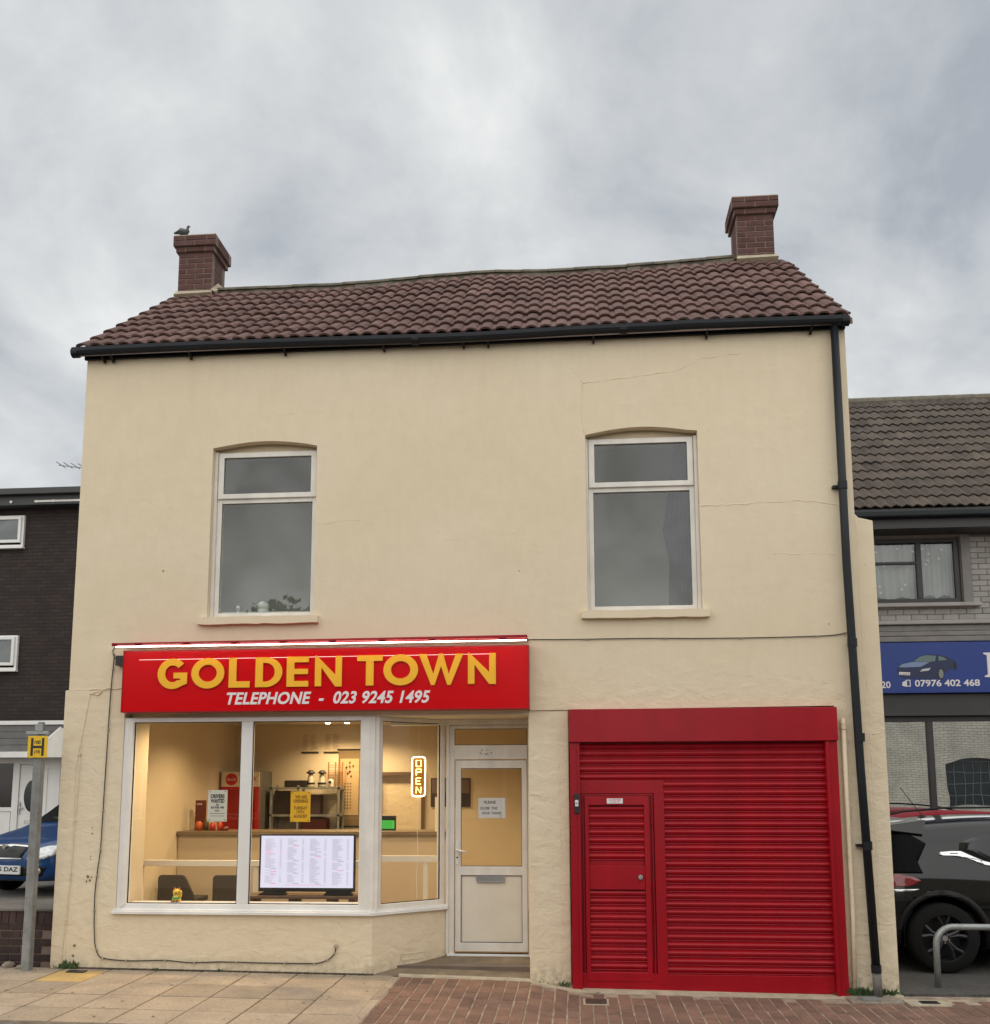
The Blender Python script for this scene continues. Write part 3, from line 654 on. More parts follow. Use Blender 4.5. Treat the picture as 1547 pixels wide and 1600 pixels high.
# rooms upstairs
up = mat('upstairs_wall', (.70, .67, .60), .9); 
rm = MB().box(-5.13, 2.67, .3, YB-.11, 3.15, 3.2).box(-5.13, 2.67, 1.5, 1.56, 3.2, 5.8).box(-5.13, 2.67, .3, YB-.11, 5.8, 5.85).box(-1.3, -1.2, .11, 1.5, 3.2, 5.8); rm.build('upstairs_room', up, house)
# curtain edge in the right-hand window and ornaments on the left sill board
cu = MB(); pr = [(.93+.022*i + (.004 if i % 2 else 0), .28+(.03 if i % 2 else 0)) for i in range(13)]
for z0_, z1_ in ((3.3, 4.35), (4.35, 5.7)):
    pass
path_top = [(.99+.022*i, .26+(.035 if i % 2 else 0)) for i in range(12)]
vs_, fs = [], []
for zz, sh in ((3.62, -.02), (4.1, .0), (4.45, -.06), (4.75, -.01), (5.6, .10)):
    for p, q in path_top: vs_.append((p+sh*(1-(p-.99)/.25), q, zz))
for i in range(4):
    for j in range(11): a = i*12+j; fs.append((a, a+1, a+13, a+12))
cu.add(vs_, fs); c_ = cu.build('curtain', mat('dark_curtain', (.012, .011, .010), .9), None); tag(c_, 'dark curtain hanging at the right edge of the upper right window', 'curtain')
o_ = MB().lathe([(.055, 0), (.062, .02), (.062, .05), (.055, .055), (.064, .06), (.064, .09), (.05, .12), (.03, .137), (.01, .142)], (-3.32, .33, 3.66)); o_ = o_.build('table_lamp', mat('lamp_white', (.75, .75, .72), .4), None, smooth=True)
tag(o_, 'small white domed lamp standing inside the upper left window', 'lamp')
o_ = MB().lathe([(.03, 0), (.045, .01), (.02, .03), (.04, .05), (.045, .09), (.02, .10)], (-3.60, .33, 3.66)).build('ornament', 'steel', None, smooth=True)
tag(o_, 'small shiny silver ornament inside the upper left window', 'ornament')
MB().box(-3.9, -2.6, .16, .42, 3.60, 3.655).build('window_board', 'pvc_old', house)

# --- ground floor shop front
Yf = .01
shop = bpy.data.objects.new('shop_window', None); col.objects.link(shop); shop.parent = house
fr = MB(); fr.frame(-4.645, -2.10, .60, 2.535, (.105, .06, .065, .045), Yf, Yf+.07); fr.box(-3.405, -3.285, Yf+.003, Yf+.068, .665, 2.49); fr.build('frame', 'pvc', shop, bevel=.006)
MB().prism([(-4.60, 2.48), (-4.545, 2.49), (-4.545, .665), (-4.60, .62)], Yf-.012, Yf+.0).build('jamb_trim', 'pvc_old', shop, bevel=.004)
for a, b in ((-4.54, -3.405), (-3.285, -2.16)):
    MB().frame(a+.0, b-.0, .665, 2.49, .008, Yf+.015, Yf+.028).build('gasket', 'gasket', shop)
    MB().quad((a, Yf+.035, .665), (b, Yf+.035, .665), (b, Yf+.035, 2.49), (a, Yf+.035, 2.49)).build('pane', 'shopglass', shop)
# fluted corner post
pz = MB()
for i, (xx, yy, rr) in enumerate([(-2.135, .035, .032), (-2.085, .030, .030), (-2.04, .030, .027), (-2.0, .045, .027)]):
    pz.box(xx-rr, xx+rr, yy-rr, yy+rr+.02, .60, 2.535)
pz.build('corner_post', 'pvc_old', shop, bevel=.010)
# angled side window
S0, S1 = Vector((-1.985, .055, 0)), Vector((-1.385, .60, 0)); dS = (S1-S0); LS = dS.length; aS = math.atan2(dS.y, dS.x)
TS = Matrix.Translation(S0) @ Matrix.Rotation(aS, 4, 'Z')
MB(TS).frame(0, LS, .60, 2.535, (.045, .055, .065, .045), 0, .07).build('side_frame', 'pvc_old', shop, bevel=.006)
MB(TS).frame(.045, LS-.055, .665, 2.49, .008, .013, .026).build('gasket', 'gasket', shop)
MB(TS).quad((.045, .035, .665), (LS-.055, .035, .665), (LS-.055, .035, 2.49), (.045, .035, 2.49)).build('pane', 'shopglass', shop)
# sills: white plastic, stepped
MB().prism([(-4.67, -.045), (-2.03, -.045), (-1.34, .565), (-1.34, .64), (-2.08, .10), (-4.67, .10)], .566, .595, axis='z').build('sill', 'pvc', shop, bevel=.004)
MB().prism([(-4.655, -.02), (-2.04, -.02), (-1.36, .585), (-1.36, .64), (-2.08, .10), (-4.655, .10)], .595, .612, axis='z').build('sill_nosing', 'pvc', shop, bevel=.004)
MB().box(-4.53, -2.15, .085, .20, .60, .672).build('window_board', 'pvc', shop)
# door set
Yd = .60
dr = bpy.data.objects.new('door', None); col.objects.link(dr); dr.parent = house
MB().box(-1.36, -.471, Yd-.02, Yd+.09, .045, .115).build('threshold', 'pvc', dr, bevel=.006)
MB().frame(-1.36, -.471, .115, 2.47, (.075, .038, .0, .035), Yd, Yd+.08).box(-1.285, -.51, Yd-.012, Yd+.075, 2.11, 2.26).build('frame', 'pvc_old', dr, bevel=.005)
MB().box(-1.37, -1.34, Yd-.02, Yd+.05, .115, 2.53).build('corner_trim', 'pvc_old', dr, bevel=.004)
MB().frame(-1.275, -.52, .135, 2.10, (.06, .055, .09, .085), Yd+.012, Yd+.07).box(-1.22, -.572, Yd+.014, Yd+.068, .905, 1.0).build('leaf', 'pvc_old', dr, bevel=.006)
MB().box(-1.213, -.577, Yd+.030, Yd+.06, .228, .902).build('panel', mat('door_panel', (.76, .70, .58), .5, var=.06), dr, bevel=.004)
MB().frame(-1.217, -.573, .223, .907, .006, Yd+.016, Yd+.032).build('gasket', 'gasket', dr)
MB().frame(-1.217, -.573, .998, 2.017, .006, Yd+.016, Yd+.030).build('gasket', 'gasket', dr)
MB().quad((-1.22, Yd+.035, .995), (-.57, Yd+.035, .995), (-.57, Yd+.035, 2.02), (-1.22, Yd+.035, 2.02)).build('pane', 'shopglass', dr)
MB().frame(-1.285, -.51, 2.26, 2.435, .006, Yd+.012, Yd+.026).build('gasket', 'gasket', dr)
MB().quad((-1.285, Yd+.035, 2.26), (-.51, Yd+.035, 2.26), (-.51, Yd+.035, 2.435), (-1.285, Yd+.035, 2.435)).build('pane', 'shopglass', dr)
lb = MB().frame(-1.05, -.76, .835, .90, .007, Yd+.004, Yd+.016).build('letter_box', 'steel', dr, bevel=.002)
MB().box(-1.043, -.767, Yd+.008, Yd+.03, .842, .893).build('flap', 'steel', lb)
MB().box(-1.268, -1.238, Yd+.002, Yd+.014, 1.02, 1.26).build('handle_plate', 'pvc', dr, bevel=.004)
MB().tube([(-1.255, Yd+.0, 1.17), (-1.255, Yd-.04, 1.17), (-1.16, Yd-.045, 1.145)], .010, 8).build('handle', 'pvc', dr, smooth=True)
MB().cyl((-1.253, Yd+.004, 1.09), .009, -.006, 'y').build('keyhole', 'gasket', dr)
# ghost of an old house number on the rail over the door
nb = MB()
for i in range(26):
    x_ = -1.02+random.uniform(0, .13); z_ = 2.18+random.uniform(-.03, .03); nb.box(x_, x_+random.uniform(.004, .014), Yd-.0135, Yd-.0125, z_, z_+random.uniform(.003, .009))
nb.build('glue_marks', mat('glue', (.22, .18, .12), .9), dr)
# upper transom rails in the recess
MB().box(-1.98, -.471, .56, .70, 2.475, 2.534).build('recess_beam', 'pvc_old', house, bevel=.004)

# --- shutter
sh = bpy.data.objects.new('roller_shutter', None); col.objects.link(sh); sh.parent = house
MB().box(-.068, 2.505, -.115, .0, 2.25, 2.574).build('shutter_box', 'red_metal', sh, bevel=.005)
MB().box(-.062, .035, -.085, .0, -.10, 2.249).box(.012, .035, -.10, -.085, -.10, 2.249).build('guide_rail', 'red_metal', sh, bevel=.003)
MB().box(2.385, 2.50, -.085, .0, -.13, 2.249).box(2.385, 2.42, -.10, -.085, -.12, 2.249).build('guide_rail', 'red_metal', sh, bevel=.003)
sp_ = [(.0, .0), (-.008, .002), (-.012, .007), (-.010, .011), (-.007, .014), (-.013, .020), (-.021, .031), (-.023, .044), (-.017, .057), (-.007, .065), (-.003, .067), (-.003, .0745), (.008, .0745), (.008, 0)]
def slat(x0, x1, z, par, name='slat'):
    MB().prism([(-.02+p, z+q) for p, q in sp_], x0, x1, axis='x').build(name, 'red_metal', par)
z = 2.249-.0757; k = 0
while z > -.02:
    if z > 1.80: slat(.03, 2.39, z, sh)
    else: slat(.845, 2.39, z, sh)
    z -= .0757; k += 1
MB().box(.036, 2.384, -.055, -.005, -.105, z+.0757).build('bottom_rail', 'red_metal', sh, bevel=.004)
MB().box(.035, .845, -.019, -.010, -.10, 1.90).build('door_backing', 'red_metal', sh)
MB().box(.035, .845, -.034, -.0195, 1.752, 1.875).build('door_head', 'red_metal', sh, bevel=.003)
MB().box(.745, .845, -.058, -.02, -.045, 1.752).build('door_post', 'red_metal', sh, bevel=.003)
wk = bpy.data.objects.new('wicket_door', None); col.objects.link(wk); wk.parent = house
MB().frame(.055, .735, -.035, 1.742, .012, -.05, -.02).build('edge_trim', 'red_metal', wk, bevel=.002)
MB().frame(.075, .700, -.015, 1.725, (.042, .052, .085, .085), -.062, -.03).build('frame', 'red_metal', wk, bevel=.005)
MB().box(.118, .647, -.056, -.03, .838, 1.062).build('lock_panel', 'red_metal', wk, bevel=.003)
z = 1.64-.0757
while z > 1.05: slat(.118, .647, z, wk); z -= .0757
z = .836-.0757
while z > .06: slat(.118, .647, z, wk); z -= .0757
MB().cyl((.602, -.058, .955), .022, -.022, 'y', 20).build('knob', 'steel', wk, bevel=.003)
for zz in (1.45, .80, .05): MB().tube([(.722, -.055, zz), (.722, -.055, zz+.11)], .008, 8).build('hinge', 'red_metal', wk)
pl = MB().box(.293, .447, -.066, -.062, 1.655, 1.705).build('name_plate', 'white_print', wk)
rp_ = mat('red_print', (.55, .03, .03), .5)
text_mb('AT SHUTTERS', .312, .428, 1.682, 1.700, -.0662, .0006, bold=.01).build('lettering', rp_, pl)
text_mb('& DOORS LTD', .325, .415, 1.662, 1.676, -.0662, .0006).build('lettering', rp_, pl)
bp_ = thing('doorbell_box', 'slim black doorbell box with white button plate on the red shutter frame', 'doorbell', (.005, -.10, 1.57))
MB().box(-.022, .024, -.118, -.085, 1.565, 1.755).build('case', 'black', bp_, bevel=.003)
MB().box(-.015, .017, -.124, -.118, 1.63, 1.69).build('plate', 'white_print', bp_, bevel=.002)
MB().cyl((.001, -.124, 1.66), .010, -.004, 'y', 14).build('button', 'steel', bp_)

# ------------------------------------------------------------------ shop sign
sg = thing('shop_sign', 'long red sign board reading GOLDEN TOWN in gold letters over the shop', 'sign', (-2.53, 0, 2.585))
MB().box(-4.62, -.455, -.135, -.001, 2.585, 3.215).build('board', 'red_sign', sg, bevel=.003)
MB().frame(-4.624, -.451, 2.581, 3.219, .010, -.139, -.002).build('edge_trim', 'red_metal', sg)
tr = MB().tube([(-4.68, -.27, 3.262), (-.46, -.27, 3.282)], .017, 12).build('light_rail', 'red_metal', sg, smooth=True)
MB().box(-4.66, -.46, -.31, -.23, 3.262, 3.272).box(-4.66, -.46, -.24, .0, 3.278, 3.284).build('light_hood', 'red_metal', tr)
led = MB().tube([(-4.64, -.27, 3.238), (-.47, -.27, 3.244)], .0038, 10).build('light_tube', 'led', sg, smooth=True)
for x in (-4.4, -3.9, -3.4, -2.9, -2.4, -1.9, -1.4, -.7): MB().box(x-.035, x+.035, -.288, -.252, 3.247, 3.262).build('tube_holder', 'red_metal', tr)
for x in (-4.45, -2.5, -.6): MB().box(x-.012, x+.012, -.27, -.13, 3.262, 3.276).build('rail_arm', 'red_metal', tr)
MB().tube([(-4.45, -.138, 3.120), (-.82, -.138, 3.132)], .0016, 8).build('tube_reflection', mat('reflection_glow', (.9, .8, .8), .5, emit=(1, .78, .74), estr=1.1), sg, smooth=True)  # glowing line stands in for the tube's reflection on the board
def cpx(c): return -4.24+(c-195)*.0029957
def lt(ch, c0, c1):
    x0, x1 = cpx(c0), cpx(c1); z0, z1 = 2.818+(c0-195)*.000013, 3.122+(c0-195)*.000016; W, H = x1-x0, z1-z0; st = .078; sh_ = .058; holes = []
    P = lambda L: [(x0+a, z0+b) for a, b in L]
    cx_, cz_, rx, rz = x0+W/2, z0+H/2, W/2, H/2+.004
    if ch == 'O': pol = arc(cx_, cz_, rx, rz, 0, 352, 44); holes = [arc(cx_, cz_, rx-st, rz-.070, 0, 352, 44)]
    elif ch == 'G':
        rx *= 1.02; xr = x0+W; pol = arc(cx_, cz_, rx, rz, 42, 305, 34)+[(xr, z0+.05), (xr, cz_+.012), (cx_+.01, cz_+.012), (cx_+.01, cz_-.048), (xr-.072, cz_-.048), (xr-.072, z0+.088)]+arc(cx_, cz_, rx-st, rz-.070, 310, 42, 34)
    elif ch == 'L': pol = P([(0, 0), (W, 0), (W, sh_+.006), (st, sh_+.006), (st, H), (0, H)])
    elif ch == 'D':
        r = W*.62; pol = P([(0, 0), (W-r, 0)])+arc(x0+W-r, cz_, r, H/2, -80, 80, 24)+P([(W-r, H), (0, H)])
        holes = [P([(st, sh_), (W-r, sh_)])+arc(x0+W-r, cz_, r-st, H/2-sh_, -78, 78, 20)+P([(W-r, H-sh_), (st, H-sh_)])]
    elif ch == 'E': m0 = H/2-.026; pol = P([(0, 0), (W, 0), (W, sh_), (st, sh_), (st, m0), (W*.97, m0), (W*.97, m0+sh_-.004), (st, m0+sh_-.004), (st, H-sh_), (W, H-sh_), (W, H), (0, H)])
    elif ch == 'N': s2 = .066; pol = P([(0, 0), (s2, 0), (s2, H*.62), (W-s2, -.004), (W, -.004), (W, H), (W-s2, H), (W-s2, H*.38), (.0+s2*.2, H+.006), (0, H+.006)])
    elif ch == 'T': pol = P([((W-st)/2, 0), ((W+st)/2, 0), ((W+st)/2, H-sh_), (W, H-sh_), (W, H), (0, H), (0, H-sh_), ((W-st)/2, H-sh_)])
    elif ch == 'W':
        s2 = .076; a = .30*W; b = .70*W
        pol = P([(a-.008, -.006), (a+.026, -.006), (W/2, H*.60), (b-.026, -.006), (b+.008, -.006), (W, H), (W-s2, H), (b-.012, H*.34), (W/2+.02, H+.004), (W/2-.02, H+.004), (a+.012, H*.34), (s2, H), (0, H)])
    MB().prism(pol, -.155, -.143, holes).build('letter', 'gold', sg, bevel=.0015, seg=1)
for ch, a, b in [('G', 195, 298), ('O', 312, 427), ('L', 443, 516), ('D', 535, 628), ('E', 643, 718), ('N', 740, 832), ('T', 884, 970), ('O', 973, 1090), ('W', 1092, 1242), ('N', 1257, 1350)]: lt(ch, a, b)
text_mb('TELEPHONE  -  023 9245 1495', -3.525, -1.445, 2.648, 2.775, -.1355, .004, shear=.22, bold=.028, spacing=1.04).build('lettering', 'white_print', sg)
MB().box(-4.73, -4.652, -.085, -.0, 3.075, 3.175).build('flood_tmp', 'black', None).name = 'sensor_box'
sb_ = bpy.data.objects['sensor_box']; tag(sb_, 'small black sensor box on the wall at the left end of the red sign', 'sensor box')

# cables clipped to the wall
def clipped(name, pts, r, label, m='cable', y=-.012, clips=True):
    root = thing(name, label, 'cable', (pts[0][0], y, pts[0][1]))
    P = []
    for i in range(len(pts)-1):
        p0 = pts[max(i-1, 0)]; p1 = pts[i]; p2 = pts[i+1]; p3 = pts[min(i+2, len(pts)-1)]
        for t in [j/6 for j in range(6)]:
            q = [0.5*((2*p1[k])+(-p0[k]+p2[k])*t+(2*p0[k]-5*p1[k]+4*p2[k]-p3[k])*t*t+(-p0[k]+3*p1[k]-3*p2[k]+p3[k])*t**3) for k in (0, 1)]
            P.append((q[0], y, q[1]))
    P.append((pts[-1][0], y, pts[-1][1])); MB().tube(P, r, 6).build('wire', m, root, smooth=True)
    if clips:
        for i in range(3, len(P)-1, 7): MB().box(P[i][0]-.009, P[i][0]+.009, y-.010, y+.014, P[i][2]-.009, P[i][2]+.009).build('clip', m if m != 'cable' else 'mortar', root)
clipped('signal_cable', [(-4.72, 3.10), (-4.77, 3.16), (-4.80, 3.24), (-4.72, 3.31), (-4.60, 3.285), (-4.2, 3.292), (-3.95, 3.30), (-3.3, 3.29), (-2.6, 3.285), (-1.8, 3.29), (-1.27, 3.292), (-.5, 3.29), (.02, 3.285), (.7, 3.285), (1.28, 3.275), (2.0, 3.275), (2.5, 3.285), (2.66, 3.31)], .005, 'thin dark cable looping over the sign and across to the downpipe', y=-.012)
clipped('wall_cable', [(-4.78, 3.20), (-4.80, 2.81), (-4.81, 2.2), (-4.82, 1.5), (-4.825, 1.2), (-4.845, .98), (-4.86, .72), (-4.84, .32), (-4.79, .16), (-4.70, .125), (-4.45, .11), (-4.1, .118), (-3.85, .10), (-3.5, .11), (-3.1, .105), (-2.7, .105), (-2.55, .11), (-2.44, .15), (-2.385, .21), (-2.375, .265)], .0058, 'dark cable running down the wall and along under the shop window', y=-.014)
clipped('painted_cable', [(-5.095, 2.36), (-5.10, 1.9), (-5.12, 1.3), (-5.13, .9), (-5.15, .5), (-5.17, .2), (-5.17, .03)], .004, 'cream painted cable running down the far left edge of the wall', m='render', y=-.014)
MB().cyl((-2.375, -.006, .27), .022, -.012, 'y', 12).build('cable_outlet', 'mortar', house)
av = MB()
for z0_, a, b in ((.20, -1.80, -1.70), (.165, -1.80, -1.70)):
    pass
MB(Matrix.Translation((-2.02, .001, 0)) @ Matrix.Rotation(math.atan2(.6, .65), 4, 'Z')).frame(.33, .62, .10, .165, .006, -.006, .003).build('air_brick_outline', 'render', house)

# ------------------------------------------------------------------ inside the shop
room = bpy.data.objects.new('shop_room', None); col.objects.link(room); room.parent = house
cream = mat('shop_wall_paint', (.66, .57, .43), .8, var=.05, vscale=1.5)
MB().box(-5.139, -5.12, .15, 4.66, .0, 2.76).build('interior_wall', cream, room)
MB().prism([(-5.12, 0), (-2.93, 0), (-2.93, 2.0), (-2.28, 2.0), (-2.28, 0), (-.33, 0), (-.33, 2.76), (-5.12, 2.76)], 4.62, 4.68).build('interior_wall', cream, room)
MB().box(-.36, -.32, .72, 4.62, .0, 2.76).box(-.46, -.33, .63, .72, 0, 2.76).build('interior_wall', cream, room)
MB().box(-5.12, -.36, .2, 4.62, 2.76, 2.80).build('ceiling', mat('shop_ceiling', (.70, .62, .48), .8), room)
MB().box(-5.12, -.36, .2, 4.62, .0, .06).build('floor', mat('shop_floor', (.16, .12, .09), .4, var=.2), room)
MB().box(-4.6, -2.0, .15, .26, 2.54, 2.76).build('bulkhead', cream, room)
MB().box(-4.64, -4.565, .082, .42, .66, 2.53).build('window_lining', cream, room); MB().box(-1.475, -1.44, .66, .80, .60, 2.53).build('window_lining', cream, room)
MB().box(-5.12, -4.62, .145, .20, .06, 2.76).build('interior_wall', cream, room)
MB().frame(-2.98, -2.23, .06, 2.05, (.05, .05, 0, .05), 4.59, 4.62).build('door_lining', mat('brown_wood', (.12, .07, .03), .5), room)
MB().box(-2.93, -2.28, 5.2, 5.25, 0, 2.1).build('passage_wall', mat('passage', (.10, .085, .055), .8), room)
# ceiling spots: the lamps the photograph shows alight, and unseen ones added to light the front of the shop
spot_m = mat('spot_glow', (1, 1, 1), .5, emit=(1.0, .86, .62), estr=25)
spots = [(-3.56, 4.05, 1), (-3.28, 4.05, 1), (-2.78, 3.95, 1), (-4.1, 2.2, 0), (-3.95, .62, 0), (-2.9, .62, 0), (-1.6, 2.6, 0), (-1.0, 1.7, 0)]
for i, (x, y, vis) in enumerate(spots):
    lab = ['left one of the three lit ceiling spots above the shop counter', 'middle one of the three lit ceiling spots above the shop counter', 'right lit ceiling spot, seen past the corner post'][i] if vis else ['unseen ceiling spot added over the red drinks cooler', 'unseen ceiling spot added nearest the left shop window pane', 'unseen ceiling spot added above the menu screen', 'unseen ceiling spot added right of the lit OPEN sign', 'unseen ceiling spot added just inside the shop door'][i-3]
    s_ = thing('ceiling_spot', lab, 'spotlight', (x, y, 2.76), 0, 'ceiling spots in the shop')
    MB().cyl((x, y, 2.745), .048, .015, 'z', 18).build('ring', 'pvc', s_)
    MB().cyl((x, y, 2.740), .034, .006, 'z', 18).build('bulb', spot_m, s_)
    ld = bpy.data.lights.new('spot_light', 'SPOT'); ld.spot_size = R(150); ld.spot_blend = .7; ld.energy = 32 if vis else 64; ld.color = (1.0, .70, .36); ld.shadow_soft_size = .05
    lo = bpy.data.objects.new('spot_light', ld); col.objects.link(lo); lo.parent = s_; lo.location = (0, 0, -.07)
# counter
ct = thing('shop_counter', 'long cream counter with brown top running across the shop', 'counter', (-3, 2.6, .06))
MB().box(-5.11, -1.62, 2.60, 2.66, .06, 1.22).box(-1.68, -1.62, 2.66, 3.2, .06, 1.22).build('front', mat('counter_front', (.56, .47, .35), .6), ct)
MB().box(-5.11, -1.58, 2.55, 3.2, 1.222, 1.272).build('top', mat('counter_top', (.20, .15, .10), .4), ct, bevel=.004)
# drinks cooler
fz = thing('drinks_cooler', 'red drinks cooler with white header and round red badge behind the counter', 'drinks cooler', (-4.8, 4.0, .06))
MB().box(-5.09, -4.52, 4.0, 4.55, .06, 2.06).build('body', mat('cooler_grey', (.10, .09, .08), .5), fz, bevel=.01); MB().box(-5.09, -4.52, 3.991, 3.999, .2, 1.84).build('front_panel', mat('cooler_red', (.50, .015, .015), .4), fz)
hd = MB().box(-5.085, -4.525, 3.985, 4.0, 1.84, 2.055).build('header', mat('cooler_white', (.75, .66, .54), .5), fz)
disc = MB().cyl((-4.935, 3.984, 1.945), .086, -.004, 'y', 28).build('badge', mat('badge_red', (.55, .02, .02), .4), hd)
text_mb('Coca-Cola', -5.005, -4.865, 1.925, 1.968, 3.9795, .002, shear=.4).build('lettering', 'white_print', hd)
text_mb('DRINK', -4.79, -4.56, 1.925, 1.985, 3.984, .002, shear=.2, bold=.01).build('lettering', 'badge_tmp' if False else rp_, hd)
MB().box(-5.03, -4.58, 3.988, 3.9905, .3, 1.80).build('door_glass', mat('cooler_door', (.33, .008, .008), .15), fz)
MB().prism([(-4.80, 1.2), (-4.60, 1.2), (-4.63, 1.38), (-4.70, 1.60), (-4.76, 1.42)], 3.985, 3.99).build('printed_bottles', mat('bottle_print', (.32, .20, .12), .5), fz)
# shelf unit of grey metal
su = thing('metal_shelf_unit', 'grey metal shelf unit with boxes behind the shop counter', 'shelf unit', (-4.0, 4.3, .06))
zs = (1.83, 1.44, 1.20, .8, .4)
for z in zs: MB().box(-4.45, -3.42, 4.25, 4.56, z-.03, z).build('shelf', 'galv', su)
for xx in (-4.45, -4.40+.35, -3.45):
    for yy in (4.25, 4.53): MB().box(xx, xx+.03, yy, yy+.03, .06, 1.86).build('upright', 'galv', su)
for nm, lab, bx, c_ in [('oven', 'black appliance on the top of the metal shelf unit', (-4.25, -3.92, 4.28, 4.5, 1.832, 1.93), (.02, .02, .02)), ('storage_box', 'dark purple box on the middle shelf of the unit', (-4.05, -3.72, 4.3, 4.5, 1.442, 1.72), (.06, .035, .04)), ('storage_box', 'black microwave-like box on the lower left shelf', (-4.40, -4.08, 4.3, 4.5, 1.442, 1.78), (.03, .02, .02)), ('storage_box', 'dark red box low on the metal shelf unit', (-4.0, -3.62, 4.3, 4.5, 1.202, 1.38), (.10, .02, .02))]:
    b_ = MB().box(*bx).build(nm, mat(nm, c_, .5), None, bevel=.008); tag(b_, lab, 'box' if nm != 'oven' else 'appliance')
dmat = mat('figurine_white', (.62, .58, .50), .4); dblk = mat('figurine_black', (.03, .03, .03), .4)
for x, lab in ((-3.88, 'black and white mushroom-hatted figurine, left one on the shelf'), (-3.71, 'black and white mushroom-hatted figurine, right one on the shelf')):
    t_ = thing('figurine', lab, 'figurine', (x, 4.36, 1.83), 0, 'figurines on the shelf unit')
    MB().lathe([(.055, 0), (.06, .03), (.04, .08), (.045, .12), (.035, .17), (.03, .19)], (x, 4.36, 1.832), 14).build('body', dmat, t_, smooth=True)
    MB().lathe([(.02, 0), (.065, .01), (.06, .03), (.03, .055), (.005, .06)], (x, 4.36, 2.02), 14).build('hat', dblk, t_, smooth=True)
    MB().lathe([(.062, 0), (.064, .03)], (x, 4.36, 1.87), 14).build('sash', dblk, t_)
t_ = thing('ornament', 'small round white ornament with a dark oval on the shelf unit', 'ornament', (-3.58, 4.36, 1.83))
MB().lathe([(.05, 0), (.04, .02), (.045, .06), (.04, .10), (.01, .12)], (-3.58, 4.36, 1.832), 14).build('body', dmat, t_, smooth=True); MB().cyl((-3.58, 4.314, 1.905), .022, -.01, 'y', 12).build('face', dblk, t_)
wd = mat('orange_wood', (.30, .13, .03), .5); t_ = thing('wooden_rack', 'orange wooden abacus-like rack standing on the shelf unit', 'rack', (-3.55, 4.5, 1.83))
for xx in (-3.66, -3.555, -3.45): MB().box(xx, xx+.016, 4.49, 4.51, 1.832, 2.20).build('post', wd, t_)
for k in range(9): MB().box(-3.66, -3.44, 4.496, 4.504, 1.86+.036*k, 1.867+.036*k).build('rod', wd, t_)
# menus, scroll, picture on the back wall
paper = mat('menu_paper', (.66, .56, .42), .8); ink = mat('menu_ink', (.28, .20, .13), .8)
for x0, x1, lab in ((-4.10, -3.84, 'left one of two printed menu sheets high on the back wall'), (-3.76, -3.52, 'right one of two printed menu sheets high on the back wall')):
    t_ = thing('menu_sheet', lab, 'menu', (x0, 4.6, 2.35), 0, 'menu sheets on the shop wall')
    MB().box(x0, x1, 4.610, 4.618, 2.36, 2.63).build('paper', paper, t_)
    q = MB()
    for k in range(16):
        for c in (0, 1): q.box(x0+.02+c*.12, x0+.02+c*.12+random.uniform(.05, .10), 4.608, 4.610, 2.61-.0145*k, 2.614-.0145*k)
    q.build('print', ink, t_, kind='stuff'); MB().box(x0, x1, 4.605, 4.618, 2.335, 2.357).build('holder', dblk, t_)
t_ = thing('hanging_scroll', 'tall brown hanging scroll with columns of dark characters', 'scroll', (-3.36, 4.58, 1.26))
MB().box(-3.53, -3.19, 4.60, 4.606, 1.27, 2.38).build('backing', mat('scroll_back', (.20, .14, .07), .8), t_); MB().box(-3.50, -3.22, 4.596, 4.60, 1.42, 2.25).build('paper', mat('scroll_paper', (.50, .36, .20), .8), t_)
q = MB()
for cx_ in (-3.47, -3.43, -3.39, -3.35): 
    for k in range(9):
        z_ = 1.88-.045*k; q.box(cx_, cx_+.022, 4.593, 4.596, z_, z_+.008); q.box(cx_+.005, cx_+.012, 4.593, 4.596, z_-.012, z_+.014)
for k, (dx_, dz_) in enumerate([(0, 0), (.0, -.06), (-.05, -.07), (.05, -.05), (.0, -.13), (.02, -.2), (-.03, -.16)]): q.box(-3.37+dx_, -3.34+dx_, 4.593, 4.596, 2.18+dz_, 2.20+dz_); q.box(-3.36+dx_, -3.352+dx_, 4.593, 4.596, 2.16+dz_, 2.215+dz_)
q.build('brush_marks', mat('ink_brown', (.09, .05, .02), .8), t_, kind='stuff'); MB().tube([(-3.55, 4.59, 1.26), (-3.17, 4.59, 1.26)], .012, 8).build('roller', dblk, t_); MB().tube([(-3.55, 4.59, 2.39), (-3.17, 4.59, 2.39)], .010, 8).build('roller', dblk, t_)
t_ = thing('wall_picture', 'dark landscape picture on the shop wall behind the door glass', 'picture', (-1.85, 4.6, 1.5))
MB().box(-2.14, -1.55, 4.60, 4.615, 1.54, 1.96).build('frame', mat('pic_frame', (.05, .035, .03), .5), t_); MB().box(-2.12, -1.57, 4.596, 4.60, 1.56, 1.73).build('lower_image', mat('pic_lo', (.035, .025, .035), .5), t_); MB().box(-2.12, -1.57, 4.596, 4.60, 1.74, 1.94).build('upper_image', mat('pic_hi', (.16, .11, .10), .5), t_)
